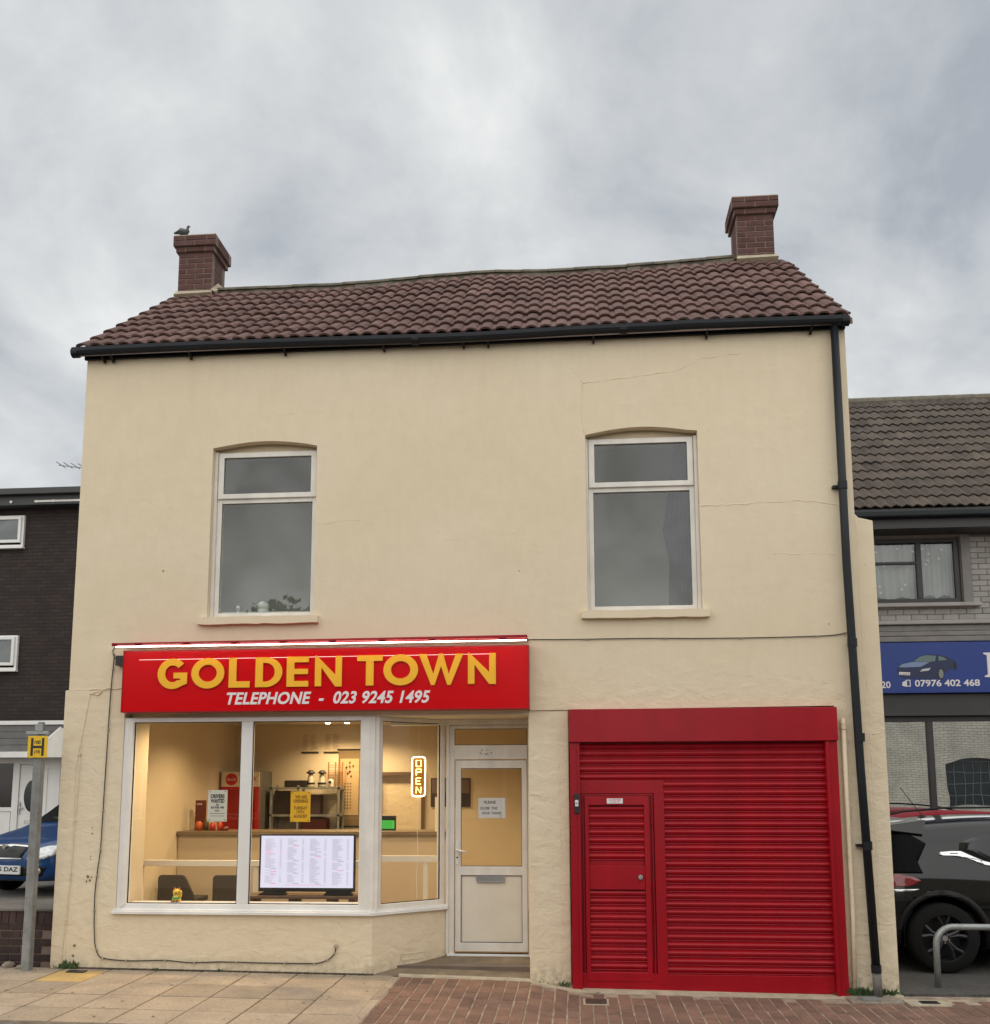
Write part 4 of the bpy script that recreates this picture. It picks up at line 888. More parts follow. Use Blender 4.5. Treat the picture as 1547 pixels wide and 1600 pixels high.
# things on the counter
t_ = thing('card_reader', 'black card terminal with a green screen on the counter', 'card terminal', (-2.42, 2.85, 1.272))
MB().box(-2.53, -2.33, 2.84, 2.90, 1.274, 1.46).build('case', 'black', t_, bevel=.006); MB().box(-2.515, -2.345, 2.836, 2.84, 1.295, 1.40).build('screen', mat('green_screen', (.02, .3, .03), .4, emit=(.06, .45, .06), estr=.55), t_)
q = MB()
for k in range(4): q.box(-2.50, -2.37, 2.834, 2.836, 1.31+.022*k, 1.314+.022*k)
q.build('screen_lines', dblk, t_)
t_ = thing('display_stand', 'tall narrow dark red display box at the left end of the counter', 'display box', (-4.95, 2.9, 1.272))
MB().box(-5.01, -4.90, 2.88, 2.98, 1.274, 1.66).build('carton', mat('dark_red_card', (.10, .015, .012), .5), t_); 
text_mb('DINE', -4.99, -4.92, 1.60, 1.622, 2.879, .001).build('lettering', 'white_print', t_)
pk = mat('packet_red', (.45, .05, .02), .5); 
for i, (x, h, r, c_, lab) in enumerate([(-4.90, .12, .045, (.50, .10, .02), 'orange tin on the counter beside the display box'), (-4.80, .15, .03, (.10, .08, .04), 'dark bottle standing among the tins on the counter'), (-4.72, .10, .04, (.45, .03, .02), 'red tin on the counter right of the dark bottle'), (-4.62, .11, .03, (.50, .06, .03), 'slim bright red tin on the counter'), (-4.55, .05, .045, (.15, .03, .02), 'low dark red dish at the end of the tins')]):
    b_ = MB().lathe([(r, 0), (r, h*.8), (r*.6, h*.9), (r*.6, h)], (x, 2.75, 1.274), 14).build('tin' if i not in (1, 4) else ('bottle' if i == 1 else 'dish'), mat('tin_colour', c_, .35), None, smooth=True); tag(b_, lab, 'tin' if i not in (1, 4) else ('bottle' if i == 1 else 'dish'))
# white timber rail inside the window
t_ = thing('white_rail', 'white painted timber rail standing inside the shop window', 'rail', (-3.2, .9, .5)); ww = mat('rail_white', (.80, .75, .66), .6)
MB().box(-4.80, -2.3, .88, .93, .965, 1.03).build('top_rail', ww, t_, bevel=.003); MB().prism([(-4.80, .88), (-5.11, .62), (-5.11, .68), (-4.80, .94)], .965, 1.03, axis='z').build('end_rail', ww, t_)
for xx in (-4.83, -3.53, -2.3): MB().box(xx, xx+.05, .885, .925, .06, .962).build('post', ww, t_)
t_ = thing('side_rail', 'short white timber rail behind the angled side window', 'rail', (-1.9, .95, .5))
MB().prism([(-2.24, .90), (-1.62, .90), (-1.62, .95), (-2.24, .95)], 1.02, 1.085, axis='z').prism([(-1.62, .90), (-1.45, .88), (-1.45, .93), (-1.62, .95)], 1.02, 1.085, axis='z').build('top_rail', ww, t_)
MB().box(-1.66, -1.61, .905, .945, .06, 1.018).build('post', ww, t_)
# chairs
def chair(x, y, label):
    t_ = thing('chair', label, 'chair', (x, y, .06), 0, 'dark chairs inside the shop window'); dk_ = mat('chair_dark', (.055, .048, .045), .6)
    pol = [(-.22, .40), (-.22, .745), (-.205, .77), (-.18, .78), (.07, .78), (.11, .765), (.135, .73), (.30, .40)]
    MB().prism([(x+a, b) for a, b in pol], y-.02, y+.02).build('backrest', dk_, t_, bevel=.008); MB().box(x-.24, x+.24, y+.02, y+.45, .44, .50).build('seat', dk_, t_, bevel=.015)
    for a in (-.2, .2):
        for b in (.05, .41): MB().tube([(x+a, y+b, .06), (x+a*.9, y+b, .44)], .014, 8).build('leg', 'steel', t_)
chair(-4.83, 1.92, 'dark chair with sloping right side, left of the two in the window'); chair(-4.15, 1.92, 'dark chair half hidden by the window mullion beside the screen')
# screen on a bench
t_ = thing('menu_screen', 'large lit screen showing the menu in four columns inside the window', 'screen', (-2.8, .45, .70))
MB().box(-3.325, -2.305, .452, .50, .745, 1.335).build('bezel', 'black', t_, bevel=.004)
scr = MB().box(-3.305, -2.322, .449, .452, .785, 1.318).build('display', mat('display_glow', (.02, .02, .02), .3, emit=(.78, .74, .90), estr=.74), t_)
q = MB(); qr = MB(); sx_, sw = -3.305, .983
for c in range(4):
    x0 = sx_+.045+c*.238; z = 1.285
    while z > .815:
        if random.random() < .085:
            (qr if random.random() < .35 else q).box(x0+.06, x0+.12, .4475, .4485, z-.006, z); z -= .018; continue
        a = random.uniform(.05, .115); tgt = qr if (c == 0 and 1.13 < z < 1.20 and random.random() < .6) else q
        tgt.box(x0, x0+a, .4475, .4485, z-.0034, z); tgt.box(x0+.155, x0+.175, .4475, .4485, z-.0034, z); z -= .0108
qr.box(sx_+.26, sx_+.70, .4475, .4485, .812, .815)
q.build('menu_lines', mat('line_grey', (.30, .29, .36), .8, emit=(.30, .30, .40), estr=.4), t_, kind='stuff'); qr.build('menu_headings', mat('line_red', (.5, .1, .12), .8, emit=(.6, .22, .28), estr=.6), t_, kind='stuff')
MB().prism([(-3.26, .745), (-3.05, .745), (-3.03, .712), (-3.33, .712)], .44, .52).build('foot', 'black', t_); MB().prism([(-2.60, .745), (-2.36, .745), (-2.32, .712), (-2.63, .712)], .44, .52).build('foot', 'black', t_)
t_ = thing('wooden_bench', 'low brown slatted bench carrying the menu screen', 'bench', (-2.85, .5, .06)); bw = mat('bench_wood', (.13, .075, .04), .6, var=.2, vscale=12)
for k in range(3): MB().box(-3.46, -2.28, .36+k*.12, .46+k*.12, .68, .708).build('slat', bw, t_, bevel=.002)
for xx in (-3.42, -2.98, -2.58, -2.35): MB().box(xx, xx+.06, .38, .66, .06, .68).build('leg', bw, t_)
# maneki cat
t_ = thing('lucky_cat', 'small gold beckoning cat figure with green bib on the shop sill', 'figurine', (-4.07, .14, .673)); gd = mat('cat_gold', (.75, .50, .06), .25, metal=.3)
c0 = (-4.07, .14, .673)
MB().lathe([(.036, 0), (.046, .012), (.044, .035), (.034, .06), (.030, .066), (.038, .075), (.041, .095), (.034, .115), (.015, .126), (.004, .128)], c0, 18).build('body', gd, t_, smooth=True)
for sx in (-1, 1): MB().lathe([(.015, 0), (.010, .012), (.002, .026)], (c0[0]+.024*sx, .14, .787), 8).build('ear', mat('ear_red', (.4, .08, .03), .4), t_, smooth=True)
MB().tube([(c0[0]+.034, .12, .715), (c0[0]+.055, .115, .735), (c0[0]+.055, .115, .765), (c0[0]+.047, .112, .785)], [.012, .012, .010, .012], 8).build('raised_paw', gd, t_, smooth=True)
MB().lathe([(.040, 0), (.047, .010), (.040, .024)], (c0[0], .137, .695), 14).build('bib', mat('bib_green', (.05, .35, .12), .4), t_, smooth=True)
for sx in (-1, 1): MB().cyl((c0[0]+.024*sx, .105, .680), .012, -.02, 'y', 10).build('foot', mat('foot_brown', (.25, .12, .03), .4), t_)
MB().box(c0[0]-.018, c0[0]-.006, .098, .103, .757, .760).box(c0[0]+.006, c0[0]+.018, .098, .103, .757, .760).box(c0[0]-.006, c0[0]+.006, .096, .103, .744, .747).build('face', dblk, t_)
# posters taped inside the glass
def poster(name, x0, x1, z0, z1, m, lines, label, inkm, y=.055):
    t_ = thing(name, label, 'poster', ((x0+x1)/2, y, z0)); MB().box(x0, x1, y-.002, y+.002, z0, z1).build('sheet', m, t_)
    for i, ((a, b, c, d_), s) in enumerate(lines):
        text_mb(s, x0+(x1-x0)*a, x0+(x1-x0)*b, z0+(z1-z0)*c, z0+(z1-z0)*d_, y-.0022, .0006, bold=.045).build('lettering', inkm, t_)
    q = MB()
    for a in (.10, .90):
        for b in (.05, .95): q.cyl((x0+(x1-x0)*a, y-.0022, z0+(z1-z0)*b), .006, -.002, 'y', 8)
    q.build('pins', inkm, t_)
    return t_
p_ = poster('poster', -3.745, -3.545, 1.478, 1.795, mat('poster_cream', (.70, .64, .54), .6, emit=(1, .9, .75), estr=0), [((.14, .86, .74, .87), 'DRIVERS'), ((.14, .86, .59, .72), 'WANTED'), ((.42, .58, .50, .56), 'TEL:'), ((.15, .85, .41, .48), '023 9245 1495'), ((.38, .62, .32, .37), 'CALL')], 'cream poster reading DRIVERS WANTED taped inside the window', 'print_black')
MB().box(-3.725, -3.565, .0515, .0528, 1.557, 1.561).box(-3.72, -3.57, .0515, .0528, 1.532, 1.535).build('rules', 'print_black', p_)
p_ = poster('poster', -2.885, -2.68, 1.475, 1.78, mat('poster_yellow', (.88, .47, .015), .6), [((.22, .82, .76, .87), 'WE ARE'), ((.14, .88, .62, .74), 'OPENING'), ((.16, .86, .40, .51), 'TUESDAY'), ((.32, .70, .27, .37), '19TH'), ((.16, .86, .13, .24), 'AUGUST')], 'yellow poster reading WE ARE OPENING TUESDAY 19TH AUGUST', mat('brown_ink', (.30, .12, .01), .6))
# handwritten note on the door
t_ = thing('door_note', 'white handwritten note asking to close the door, taped inside the glass', 'note', (-.9, Yd+.045, 1.49)); MB().box(-1.035, -.75, Yd+.045, Yd+.047, 1.495, 1.705).build('sheet', 'white_print', t_)
for s, a, b, c, d_ in (('PLEASE', -.975, -.85, 1.645, 1.675), ('CLOSE  THE', -1.015, -.835, 1.585, 1.612), ('DOOR  THANKS', -.995, -.79, 1.535, 1.56)): text_mb(s, a, b, c, d_, Yd+.0448, .0006, shear=.15, bold=.02).build('lettering', 'print_black', t_)
q = MB(); cs = arc(-.80, 1.512, .011, .011, 0, 350, 14); q.tube([(a, Yd+.0440, b) for a, b in cs], .0012, 5, closed=True); q.build('smiley', 'print_black', t_)
# open sign
t_ = thing('open_sign', 'lit vertical OPEN sign with yellow neon-style border in the side window', 'neon sign', (-1.66, .50, 1.70))
neon = mat('neon_warm', (1, .9, .6), .5, emit=(1.0, .86, .45), estr=6.5); neon2 = mat('neon_yellow', (1, .8, .3), .5, emit=(1.0, .72, .16), estr=5.0)
XO0, XO1, ZO0, ZO1, YO = -1.725, -1.585, 1.725, 2.135, .52
rr = .03; loop = []
for (cx_, cz_, a0) in ((XO1-rr, ZO1-rr, 0), (XO0+rr, ZO1-rr, 90), (XO0+rr, ZO0+rr, 180), (XO1-rr, ZO0+rr, 270)): loop += [(cx_+rr*math.cos(R(a0+k*18)), YO, cz_+rr*math.sin(R(a0+k*18))) for k in range(6)]
MB().tube(loop, .0058, 8, closed=True).build('border_tube', neon, t_, smooth=True)
MB().prism([(p[0], p[2]) for p in loop], YO+.014, YO+.022).build('backplate', mat('amber_acrylic', (.22, .09, .01), .3), t_)
for i, ch in enumerate('OPEN'):
    zt = 2.100-.0925*i; x0, x1 = -1.680, -1.630; z1_, z0_ = zt, zt-.064; xm = (x0+x1)/2
    S = {'O': [[(x0, z0_), (x1, z0_), (x1, z1_), (x0, z1_), (x0, z0_)]], 'P': [[(x0, z0_), (x0, z1_), (x1, z1_), (x1, (z0_+z1_)/2), (x0, (z0_+z1_)/2)]], 'E': [[(x1, z0_), (x0, z0_), (x0, z1_), (x1, z1_)], [(x0, (z0_+z1_)/2), (x1-.01, (z0_+z1_)/2)]], 'N': [[(x0, z0_), (x0, z1_), (x1, z0_), (x1, z1_)]]}[ch]
    q = MB()
    for st in S: q.tube([(a, YO, b) for a, b in st], .0045, 6)
    q.build('letter', neon2, t_, smooth=True)
MB().tube([(-1.66, YO+.01, 1.72), (-1.665, YO, 1.4), (-1.655, YO, 1.1), (-1.67, YO, .9), (-1.66, YO, .68)], .003, 5).tube([(-1.655, YO+.01, 2.135), (-1.66, YO+.01, 2.5)], .0015, 5).build('lead', 'white_print', t_)
MB().box(-1.78, -1.74, 2.58, 2.62, 1.272, 1.70).build('reed_post', ww, ct)

# ------------------------------------------------------------------ pigeon on the left chimney
t_ = thing('pigeon', 'grey pigeon perched on the left chimney top', 'pigeon', (-5.20, 2.28, 9.225)); pg = mat('pigeon_grey', (.075, .08, .085), .6, var=.3, vscale=30); bx_, by_, bz_ = -5.215, 2.175, 9.228
MB().tube([(bx_-.10, by_, bz_+.075), (bx_-.06, by_, bz_+.078), (bx_-.01, by_, bz_+.075), (bx_+.04, by_, bz_+.075), (bx_+.072, by_, bz_+.10), (bx_+.072, by_, bz_+.135), (bx_+.076, by_, bz_+.16), (bx_+.092, by_, bz_+.172), (bx_+.108, by_, bz_+.166)], [.012, .040, .058, .056, .038, .020, .020, .021, .007], 12).build('body', pg, t_, smooth=True)
MB().tube([(bx_-.05, by_, bz_+.085), (bx_-.11, by_, bz_+.072), (bx_-.15, by_, bz_+.065)], [.03, .022, .012], 8, sx=1.3).build('tail', pg, t_, smooth=True)
for s_ in (-1, 1): MB().tube([(bx_+.04, by_+.045*s_, bz_+.09), (bx_-.02, by_+.056*s_, bz_+.09), (bx_-.09, by_+.035*s_, bz_+.078)], [.02, .034, .008], 8, sx=.4).build('wing', mat('wing_grey', (.14, .15, .155), .6, var=.35, vscale=40), t_, smooth=True)
MB().tube([(bx_+.108, by_, bz_+.166), (bx_+.126, by_, bz_+.155)], [.006, .001], 6).build('beak', dblk, t_); t_.scale = (.84, .84, .84)
for s_ in (-1, 1): MB().tube([(bx_+.01, by_+.02*s_, bz_+.04), (bx_+.012, by_+.02*s_, bz_-.002)], .004, 5).tube([(bx_+.012, by_+.02*s_, bz_+.002), (bx_+.04, by_+.02*s_, bz_+.002)], .003, 5).build('leg', mat('leg_pink', (.35, .1, .08), .6), t_)

# ------------------------------------------------------------------ left side: low wall, post, neighbour block
lw = thing('low_brick_wall', 'low dark brick wall at the left edge below the raised yard', 'wall', (-6.5, .16, 0)); BX = [box_mesh('brick', .213, .1, .066, 'lowbrick', .004), box_mesh('brick', .066, .1, .14, 'lowbrick', .004)]
MB().box(-9.0, -5.32, .06, .27, -.1, .56).build('mortar', 'mortar_dark', lw)
for c in range(6):
    z = .028+.077*c
    x = -9.0 + (.11 if c % 2 else 0)
    while x < -5.45:
        piece('brick', BX[0], lw, Matrix.Translation((x+.107, .098+random.uniform(-.004, .004), z+.01))); x += .2235
x = -9.0
while x < -5.38: piece('brick', BX[1], lw, Matrix.Translation((x+.04, .096, .515))); x += .0765
MB().box(-9.05, -5.31, .035, .32, .575, .60).build('coping', 'yard', lw, bevel=.006)
for x, y, s_, lab in ((-5.72, -.02, .075, 'largest pale rubble stone at the foot of the brick wall'), (-5.60, -.03, .04, 'small rubble stone between the large one and the post'), (-5.55, -.07, .05, 'flat rubble stone right beside the sign post'), (-5.86, -.03, .04, 'rubble stone at the left end of the heap')):
    q = MB(); pf = [(s_*.7, 0), (s_*random.uniform(.9, 1.1), s_*.25), (s_*.8, s_*.6), (s_*.35, s_*.85), (s_*.05, s_*.9)]
    o_ = q.lathe(pf, (0, 0, 0), 7, .7).build('rubble_stone', 'stone', None, bevel=.006); o_.location = (x, y, gz(x, y)-.005); o_.rotation_euler = (.2, random.uniform(-.3, .3), random.uniform(0, 3)); tag(o_, lab, 'stone')
pt = thing('hydrant_sign_post', 'square grey concrete post carrying the yellow hydrant plate', 'post', (-5.46, -.15, .03)); 
MB().box(-5.495, -5.41, -.19, -.11, .0, 2.18).build('post', 'post', pt, bevel=.006); MB().box(-5.475, -5.425, -.175, -.125, 2.18, 2.49).build('post_top', 'post', pt, bevel=.006)
MB().box(-5.59, -5.35, -.19, -.182, 2.365, 2.395).build('cross_bar', 'galv', pt, bevel=.002); MB().box(-5.49, -5.41, -.196, -.19, 2.395, 2.47).build('clamp', 'galv', pt, bevel=.003)
hs = thing('hydrant_sign', 'yellow hydrant plate with a black letter H on the post', 'sign', (-5.45, -.2, 2.13))
MB().box(-5.555, -5.345, -.202, -.196, 2.125, 2.345).build('plate', 'yellow', hs, bevel=.004)
MB().box(-5.520, -5.495, -.204, -.2021, 2.145, 2.325).box(-5.405, -5.380, -.204, -.2021, 2.145, 2.325).box(-5.495, -5.405, -.204, -.2021, 2.222, 2.246).build('letter', 'print_black', hs)
text_mb('100', -5.482, -5.418, 2.262, 2.300, -.2021, .001, bold=.03).build('lettering', 'print_black', hs); text_mb('(10)', -5.482, -5.418, 2.162, 2.202, -.2021, .001, bold=.03).build('lettering', 'print_black', hs)

nb = thing('dark_brick_block', 'dark brown brick flats with white windows at the left edge', 'building', (-14, 9, .5))
MB().box(-24, -9.0, 9.0, 16, .4, 7.62).build('wall', 'dark_brick', nb)
MB().box(-24.3, -8.9, 8.72, 16.2, 7.60, 7.90).box(-24.3, -8.9, 8.60, 8.73, 7.80, 7.93).build('fascia', 'char', nb, bevel=.01)
MB().box(-11.0, -9.0, 8.705, 8.72, 7.65, 7.69).build('cable_cover', 'pvc_old', nb)
for x in (-12.1, -11.5, -10.95, -10.6): MB().cyl((x, 8.715, 7.67), .03, -.015, 'y', 8).build('cable_clip', 'pvc_old', nb)
def casement(x0, x1, z0, z1, y, par, pane='glass', mt='pvc', nm='window', bars=()):
    f_ = MB().frame(x0, x1, z0, z1, .05, y-.05, y+.02).build(nm, mt, par, bevel=.004)
    MB().frame(x0+.05, x1-.05, z0+.09, z1-.03, .06, y-.085, y-.045).build('sash', mt, f_, bevel=.004)
    MB().quad((x0+.1, y-.06, z0+.12), (x1-.1, y-.06, z0+.12), (x1-.1, y-.06, z1-.08), (x0+.1, y-.06, z1-.08)).build('pane', pane, f_)
    MB().box(x0-.02, x1+.02, y-.10, y-.0, z0-.035, z0).build('sill', mt, f_)
    return f_
greyp = mat('dim_room', (.10, .105, .11), .9)
for (z0, z1, xr) in ((6.78, 7.45, -11.33), (4.22, 4.93, -11.31)):
    for dx_ in (0, 3.6, 7.2):
        casement(xr-1.5-dx_, xr-dx_, z0, z1, 8.99, nb); MB().box(xr-1.4-dx_, xr-.1-dx_, 8.965, 8.985, z0+.1, z1-.1).build('room_backing', greyp, nb)  # flat grey panel stands in for the dim room behind the glass
# canopy band of grey boards with white trims
for k in range(4): MB().box(-16, -10.0, 8.52-.004*k, 8.56, 2.55+.13*k, 2.675+.13*k).build('board', 'cladding', nb, bevel=.004)
MB().box(-16, -9.95, 8.48, 8.57, 3.07, 3.15).box(-16, -9.95, 8.46, 8.57, 2.43, 2.545).box(-16, -9.95, 8.57, 8.99, 2.43, 2.47).build('canopy_trim', 'pvc', nb, bevel=.006)
MB().prism([(-10.66, 2.43), (-9.6, 2.43), (-9.6, 3.05), (-10.02, 2.98)], 8.40, 8.455).build('porch_gable', 'pvc_old', nb); 
MB().tube([(-10.64, 8.44, 2.45), (-10.0, 8.44, 3.0)], .03, 6).build('porch_rail', 'pvc', nb)
dl = bpy.data.objects.new('front_door', None); col.objects.link(dl); dl.parent = nb
MB().frame(-11.160, -10.190, .5, 2.43, (.09, .35, 0, .12), 8.90, 8.98).build('frame', 'pvc', dl, bevel=.006)
MB().box(-11.065, -10.545, 8.93, 8.97, .5, 2.305).build('leaf', 'pvc', dl, bevel=.006)
MB().cyl((0, 0, 0), 1, 1, 'y').v
ov = MB(); ov.prism(arc(-10.795, 1.68, .20, .36, 0, 350, 30), 8.915, 8.93, [arc(-10.795, 1.68, .165, .315, 0, 350, 30)]); ov.build('oval_trim', 'pvc', dl)
MB().prism(arc(-10.795, 1.68, .165, .315, 0, 350, 30), 8.922, 8.93).build('oval_pane', mat('dark_pane', (.02, .022, .024), .1), dl)
MB().frame(-10.920, -10.720, 1.14, 1.20, .008, 8.922, 8.93).build('letter_box', 'steel', dl); MB().box(-11.045, -11.025, 8.90, 8.93, 1.33, 1.56).box(-11.045, -10.950, 8.885, 8.90, 1.44, 1.46).build('handle', 'steel', dl)
MB().frame(-10.505, -10.220, .55, 2.25, .03, 8.885, 8.90).build('side_panel', 'pvc', dl, bevel=.003)
gr = MB().frame(-14.2, -11.165, .5, 2.43, (.06, .05, .05, .10), 8.92, 8.98).box(-14.1, -11.21, 8.925, 8.975, 1.38, 1.46).box(-12.8, -12.72, 8.925, 8.975, .5, 2.4).build('garage_front', 'pvc', nb, bevel=.005)
MB().box(-14.15, -11.24, 8.95, 8.96, 1.46, 2.33).build('pane', mat('dark_brown_pane', (.03, .02, .015), .1), gr); MB().box(-14.15, -11.24, 8.945, 8.96, .55, 1.38).build('panel', 'pvc', gr)
MB().box(-10.33, -9.5, 8.93, 8.985, .4, 2.43).build('brick_return', 'red_brick', nb)
t_ = thing('aerial', 'thin roof aerial poking out left of the house above the flats', 'aerial', (-8.0, 5.6, 6.5))
MB().tube([(-8.74, 5.6, 7.30), (-8.05, 5.6, 7.20), (-7.6, 5.6, 7.14)], .008, 6).build('boom', 'galv', t_)
for k in range(6): x_ = -8.70+k*.13; MB().tube([(x_, 5.45, 7.305-.0145*k*1.0-.0), (x_, 5.75, 7.305-.0145*k)], .007, 5).build('element', 'galv', t_)
MB().tube([(-7.6, 5.6, 7.18), (-7.6, 5.6, .5)], .02, 6).build('mast', 'galv', t_)

# ------------------------------------------------------------------ right side: painted brick neighbour
rb = thing('grey_painted_shop', 'grey painted brick shop with brown tiled roof at the right edge', 'building', (7, 5, -.1))
MB().prism([(3.3, 3.9), (12, 3.9), (12, 5.86), (3.3, 5.86)], 5.012, 5.3, [[(4.30, 4.54), (4.30, 5.52), (5.76, 5.52), (5.76, 4.54)]]).build('wall', 'grey_mortar', rb)
gb = [box_mesh('brick', .218, .06, .077, 'grey_paint', .006), box_mesh('brick', .10, .06, .077, 'grey_paint', .006)]
nbk = 0
for c in range(19):
    z = 4.27+.084*c+.04; x = 4.1+(.1135 if c % 2 else 0)
    if 4.50 < z < 5.56: x = 5.905+(.1135 if c % 2 else 0); (piece('brick', gb[1], rb, Matrix.Translation((5.957, 5.03, z))) if c % 2 else None)
    while x < 6.75:
        if not (x+.22 > 4.2 and x < 5.90 and 4.50 < z < 5.64) and nbk < 290:
            if z < 5.56: piece('brick', gb[0], rb, Matrix.Translation((x+.11, 5.03+random.uniform(-.003, .003), z))); nbk += 1
        x += .227
# painted soldier lintel, sill, string courses
MB().box(3.3, 12, 4.96, 5.02, 5.57, 5.75).build('eaves_band', 'grey_band', rb); MB().frame(4.24, 5.90, 4.50, 5.64, (.06, .13, .0, .10), 4.975, 5.02).build('window_surround', 'grey_band', rb, bevel=.005)
MB().box(4.25, 5.99, 4.90, 5.02, 4.46, 4.515).build('sill', 'grey_paint', rb, bevel=.01)
for z0, z1, dy_, mm in ((4.20, 4.262, .05, 'grey_paint'), (4.10, 4.19, .0, 'grey_band'), (4.02, 4.09, .06, 'grey_band'), (3.93, 4.01, .10, 'grey_band')): MB().box(3.3, 12, 4.99-dy_, 5.02, z0, z1).build('string_course', mm, rb, bevel=.012)
wf = MB().frame(4.32, 5.75, 4.53, 5.53, .07, 5.03, 5.09).box(5.13, 5.21, 5.031, 5.089, 4.60, 5.46).box(4.39, 5.13, 5.032, 5.088, 5.13, 5.17).build('window', 'char', rb, bevel=.005)
MB().quad((4.38, 5.06, 4.59), (5.70, 5.06, 4.59), (5.70, 5.06, 5.47), (4.38, 5.06, 5.47)).build('pane', 'glass', wf)
lace = mat('net_curtain', (.36, .36, .35), .9)
def net(x0, x1, z0, z1, y):
    vs_, fs = [], []; n_ = 24
    for i in range(n_+1):
        x_ = x0+(x1-x0)*i/n_; yy = y+.025*math.sin(i*1.7)+.012*math.sin(i*4.1); zb = z0+.05*abs(math.sin(i*.26))
        vs_ += [(x_, yy, zb), (x_, yy, z1)]
        if i: a = 2*i-2; fs.append((a, a+2, a+3, a+1))
    o = MB().add(vs_, fs).build('net_curtain', lace, wf, smooth=True)
net(4.40, 5.12, 4.60, 5.46, 5.16); net(5.22, 5.68, 4.62, 5.46, 5.16)
q = MB()
for _ in range(16):
    x_ = random.uniform(4.45, 5.62); z_ = random.uniform(4.68, 5.38); q.box(x_, x_+.035, 5.098, 5.101, z_, z_+.03)
q.build('lace_motifs', mat('lace_white', (.62, .62, .60), .9), wf)
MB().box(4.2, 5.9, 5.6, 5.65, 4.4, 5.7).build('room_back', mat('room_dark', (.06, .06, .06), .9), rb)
# blue sign
bs = thing('car_sales_sign', 'blue sign with a dark blue car picture and white phone number', 'sign', (7, 4.9, 3.15)); 
MB().box(3.4, 11, 4.86, 4.98, 3.17, 3.915).build('board', 'blue_sign', bs, bevel=.004)
text_mb('07976 402 468', 4.945, 5.86, 3.262, 3.362, 4.8595, .004, bold=.022).build('lettering', 'white_print', bs)
text_mb('20', 4.47, 4.60, 3.245, 3.345, 4.8595, .004, bold=.02).build('lettering', 'white_print', bs)
ic = MB(); ic.frame(4.82, 4.885, 3.265, 3.365, .012, 4.855, 4.8595); ic.prism([(4.765, 3.28), (4.81, 3.265), (4.84, 3.285), (4.82, 3.31), (4.84, 3.34), (4.81, 3.35), (4.77, 3.33)], 4.854, 4.8596); ic.build('phone_icon', 'white_print', bs)
MB().prism([(5.935, 3.39), (6.140, 3.39), (6.140, 3.41), (6.090, 3.43), (6.090, 3.71), (6.140, 3.73), (6.140, 3.75), (5.935, 3.75), (5.935, 3.73), (5.980, 3.71), (5.980, 3.43), (5.935, 3.41)], 4.853, 4.8595).build('letter', 'white_print', bs)
def flat(pol, m, y): return MB().prism(pol, y, y+.002).build('car_print', m, bs)
def cs_(L): return [(4.70+a*.86, 3.375+b*.36) for a, b in L]
cb = mat('print_car_blue', (.012, .022, .075), .4); cb2 = mat('print_car_light', (.20, .28, .46), .4); cg = mat('print_glass', (.13, .20, .19), .4)
flat(cs_([(.0, .38), (.04, .55), (.10, .64), (.27, .72), (.38, .92), (.50, 1.0), (.70, .98), (.84, .90), (.97, .72), (1.0, .55), (.96, .42), (.86, .36), (.80, .24), (.70, .02), (.55, -.02), (.10, .04), (.02, .18)]), cb, 4.857)
flat(cs_([(.10, .62), (.27, .70), (.55, .68), (.40, .50), (.12, .48), (.03, .50)]), cb2, 4.8565)
flat(cs_([(.29, .72), (.39, .91), (.50, .97), (.66, .94), (.64, .72), (.5, .69)]), cg, 4.856)
flat(cs_([(.70, .74), (.70, .93), (.78, .88), (.84, .76)]), cg, 4.856)
flat(cs_([(.38, .30), (.42, .40), (.56, .45), (.53, .34)]), mat('print_lamp', (.55, .58, .60), .4), 4.8555)
flat(cs_([(.03, .18), (.21, .15), (.22, .27), (.04, .30)]), 'white_print', 4.8555)
text_mb('CARS', 4.745, 4.875, 3.437, 3.462, 4.855, .0005).build('car_print', 'print_black', bs)
flat(arc(4.70+.72*.86, 3.375+.20*.36, .048, .085, 0, 345, 22), 'print_black', 4.8555); flat(arc(4.70+.725*.86, 3.375+.20*.36, .034, .066, 0, 345, 22), mat('print_rim', (.22, .24, .24), .4), 4.855)
flat(arc(4.70+.965*.86, 3.375+.52*.36, .022, .06, 0, 345, 18), 'print_black', 4.8555)
# shopfront below the sign
MB().box(3.3, 12, 4.94, 5.2, 2.86, 3.16).box(3.3, 12, 4.90, 5.0, 2.84, 2.875).build('fascia', 'char', rb, bevel=.004)
sf = MB().frame(3.9, 9.0, -.1, 2.84, (.08, .08, .75, .08), 4.98, 5.06).box(5.12, 5.205, 4.975, 5.055, .65, 2.76).box(7.0, 7.08, 4.975, 5.055, .65, 2.76).build('shopfront', 'char', rb, bevel=.004)
MB().quad((3.9, 5.02, .65), (9.0, 5.02, .65), (9.0, 5.02, 2.76), (3.9, 5.02, 2.76)).build('pane', 'mirrorglass', sf)
MB().box(3.3, 3.9, 4.98, 5.3, -.1, 2.84).box(9, 12, 4.98, 5.3, -.1, 2.84).box(3.3, 12, 7.5, 7.6, -.1, 5.8).box(3.3, 12, 5.07, 7.5, 2.95, 3.05).build('wall', 'char', rb)
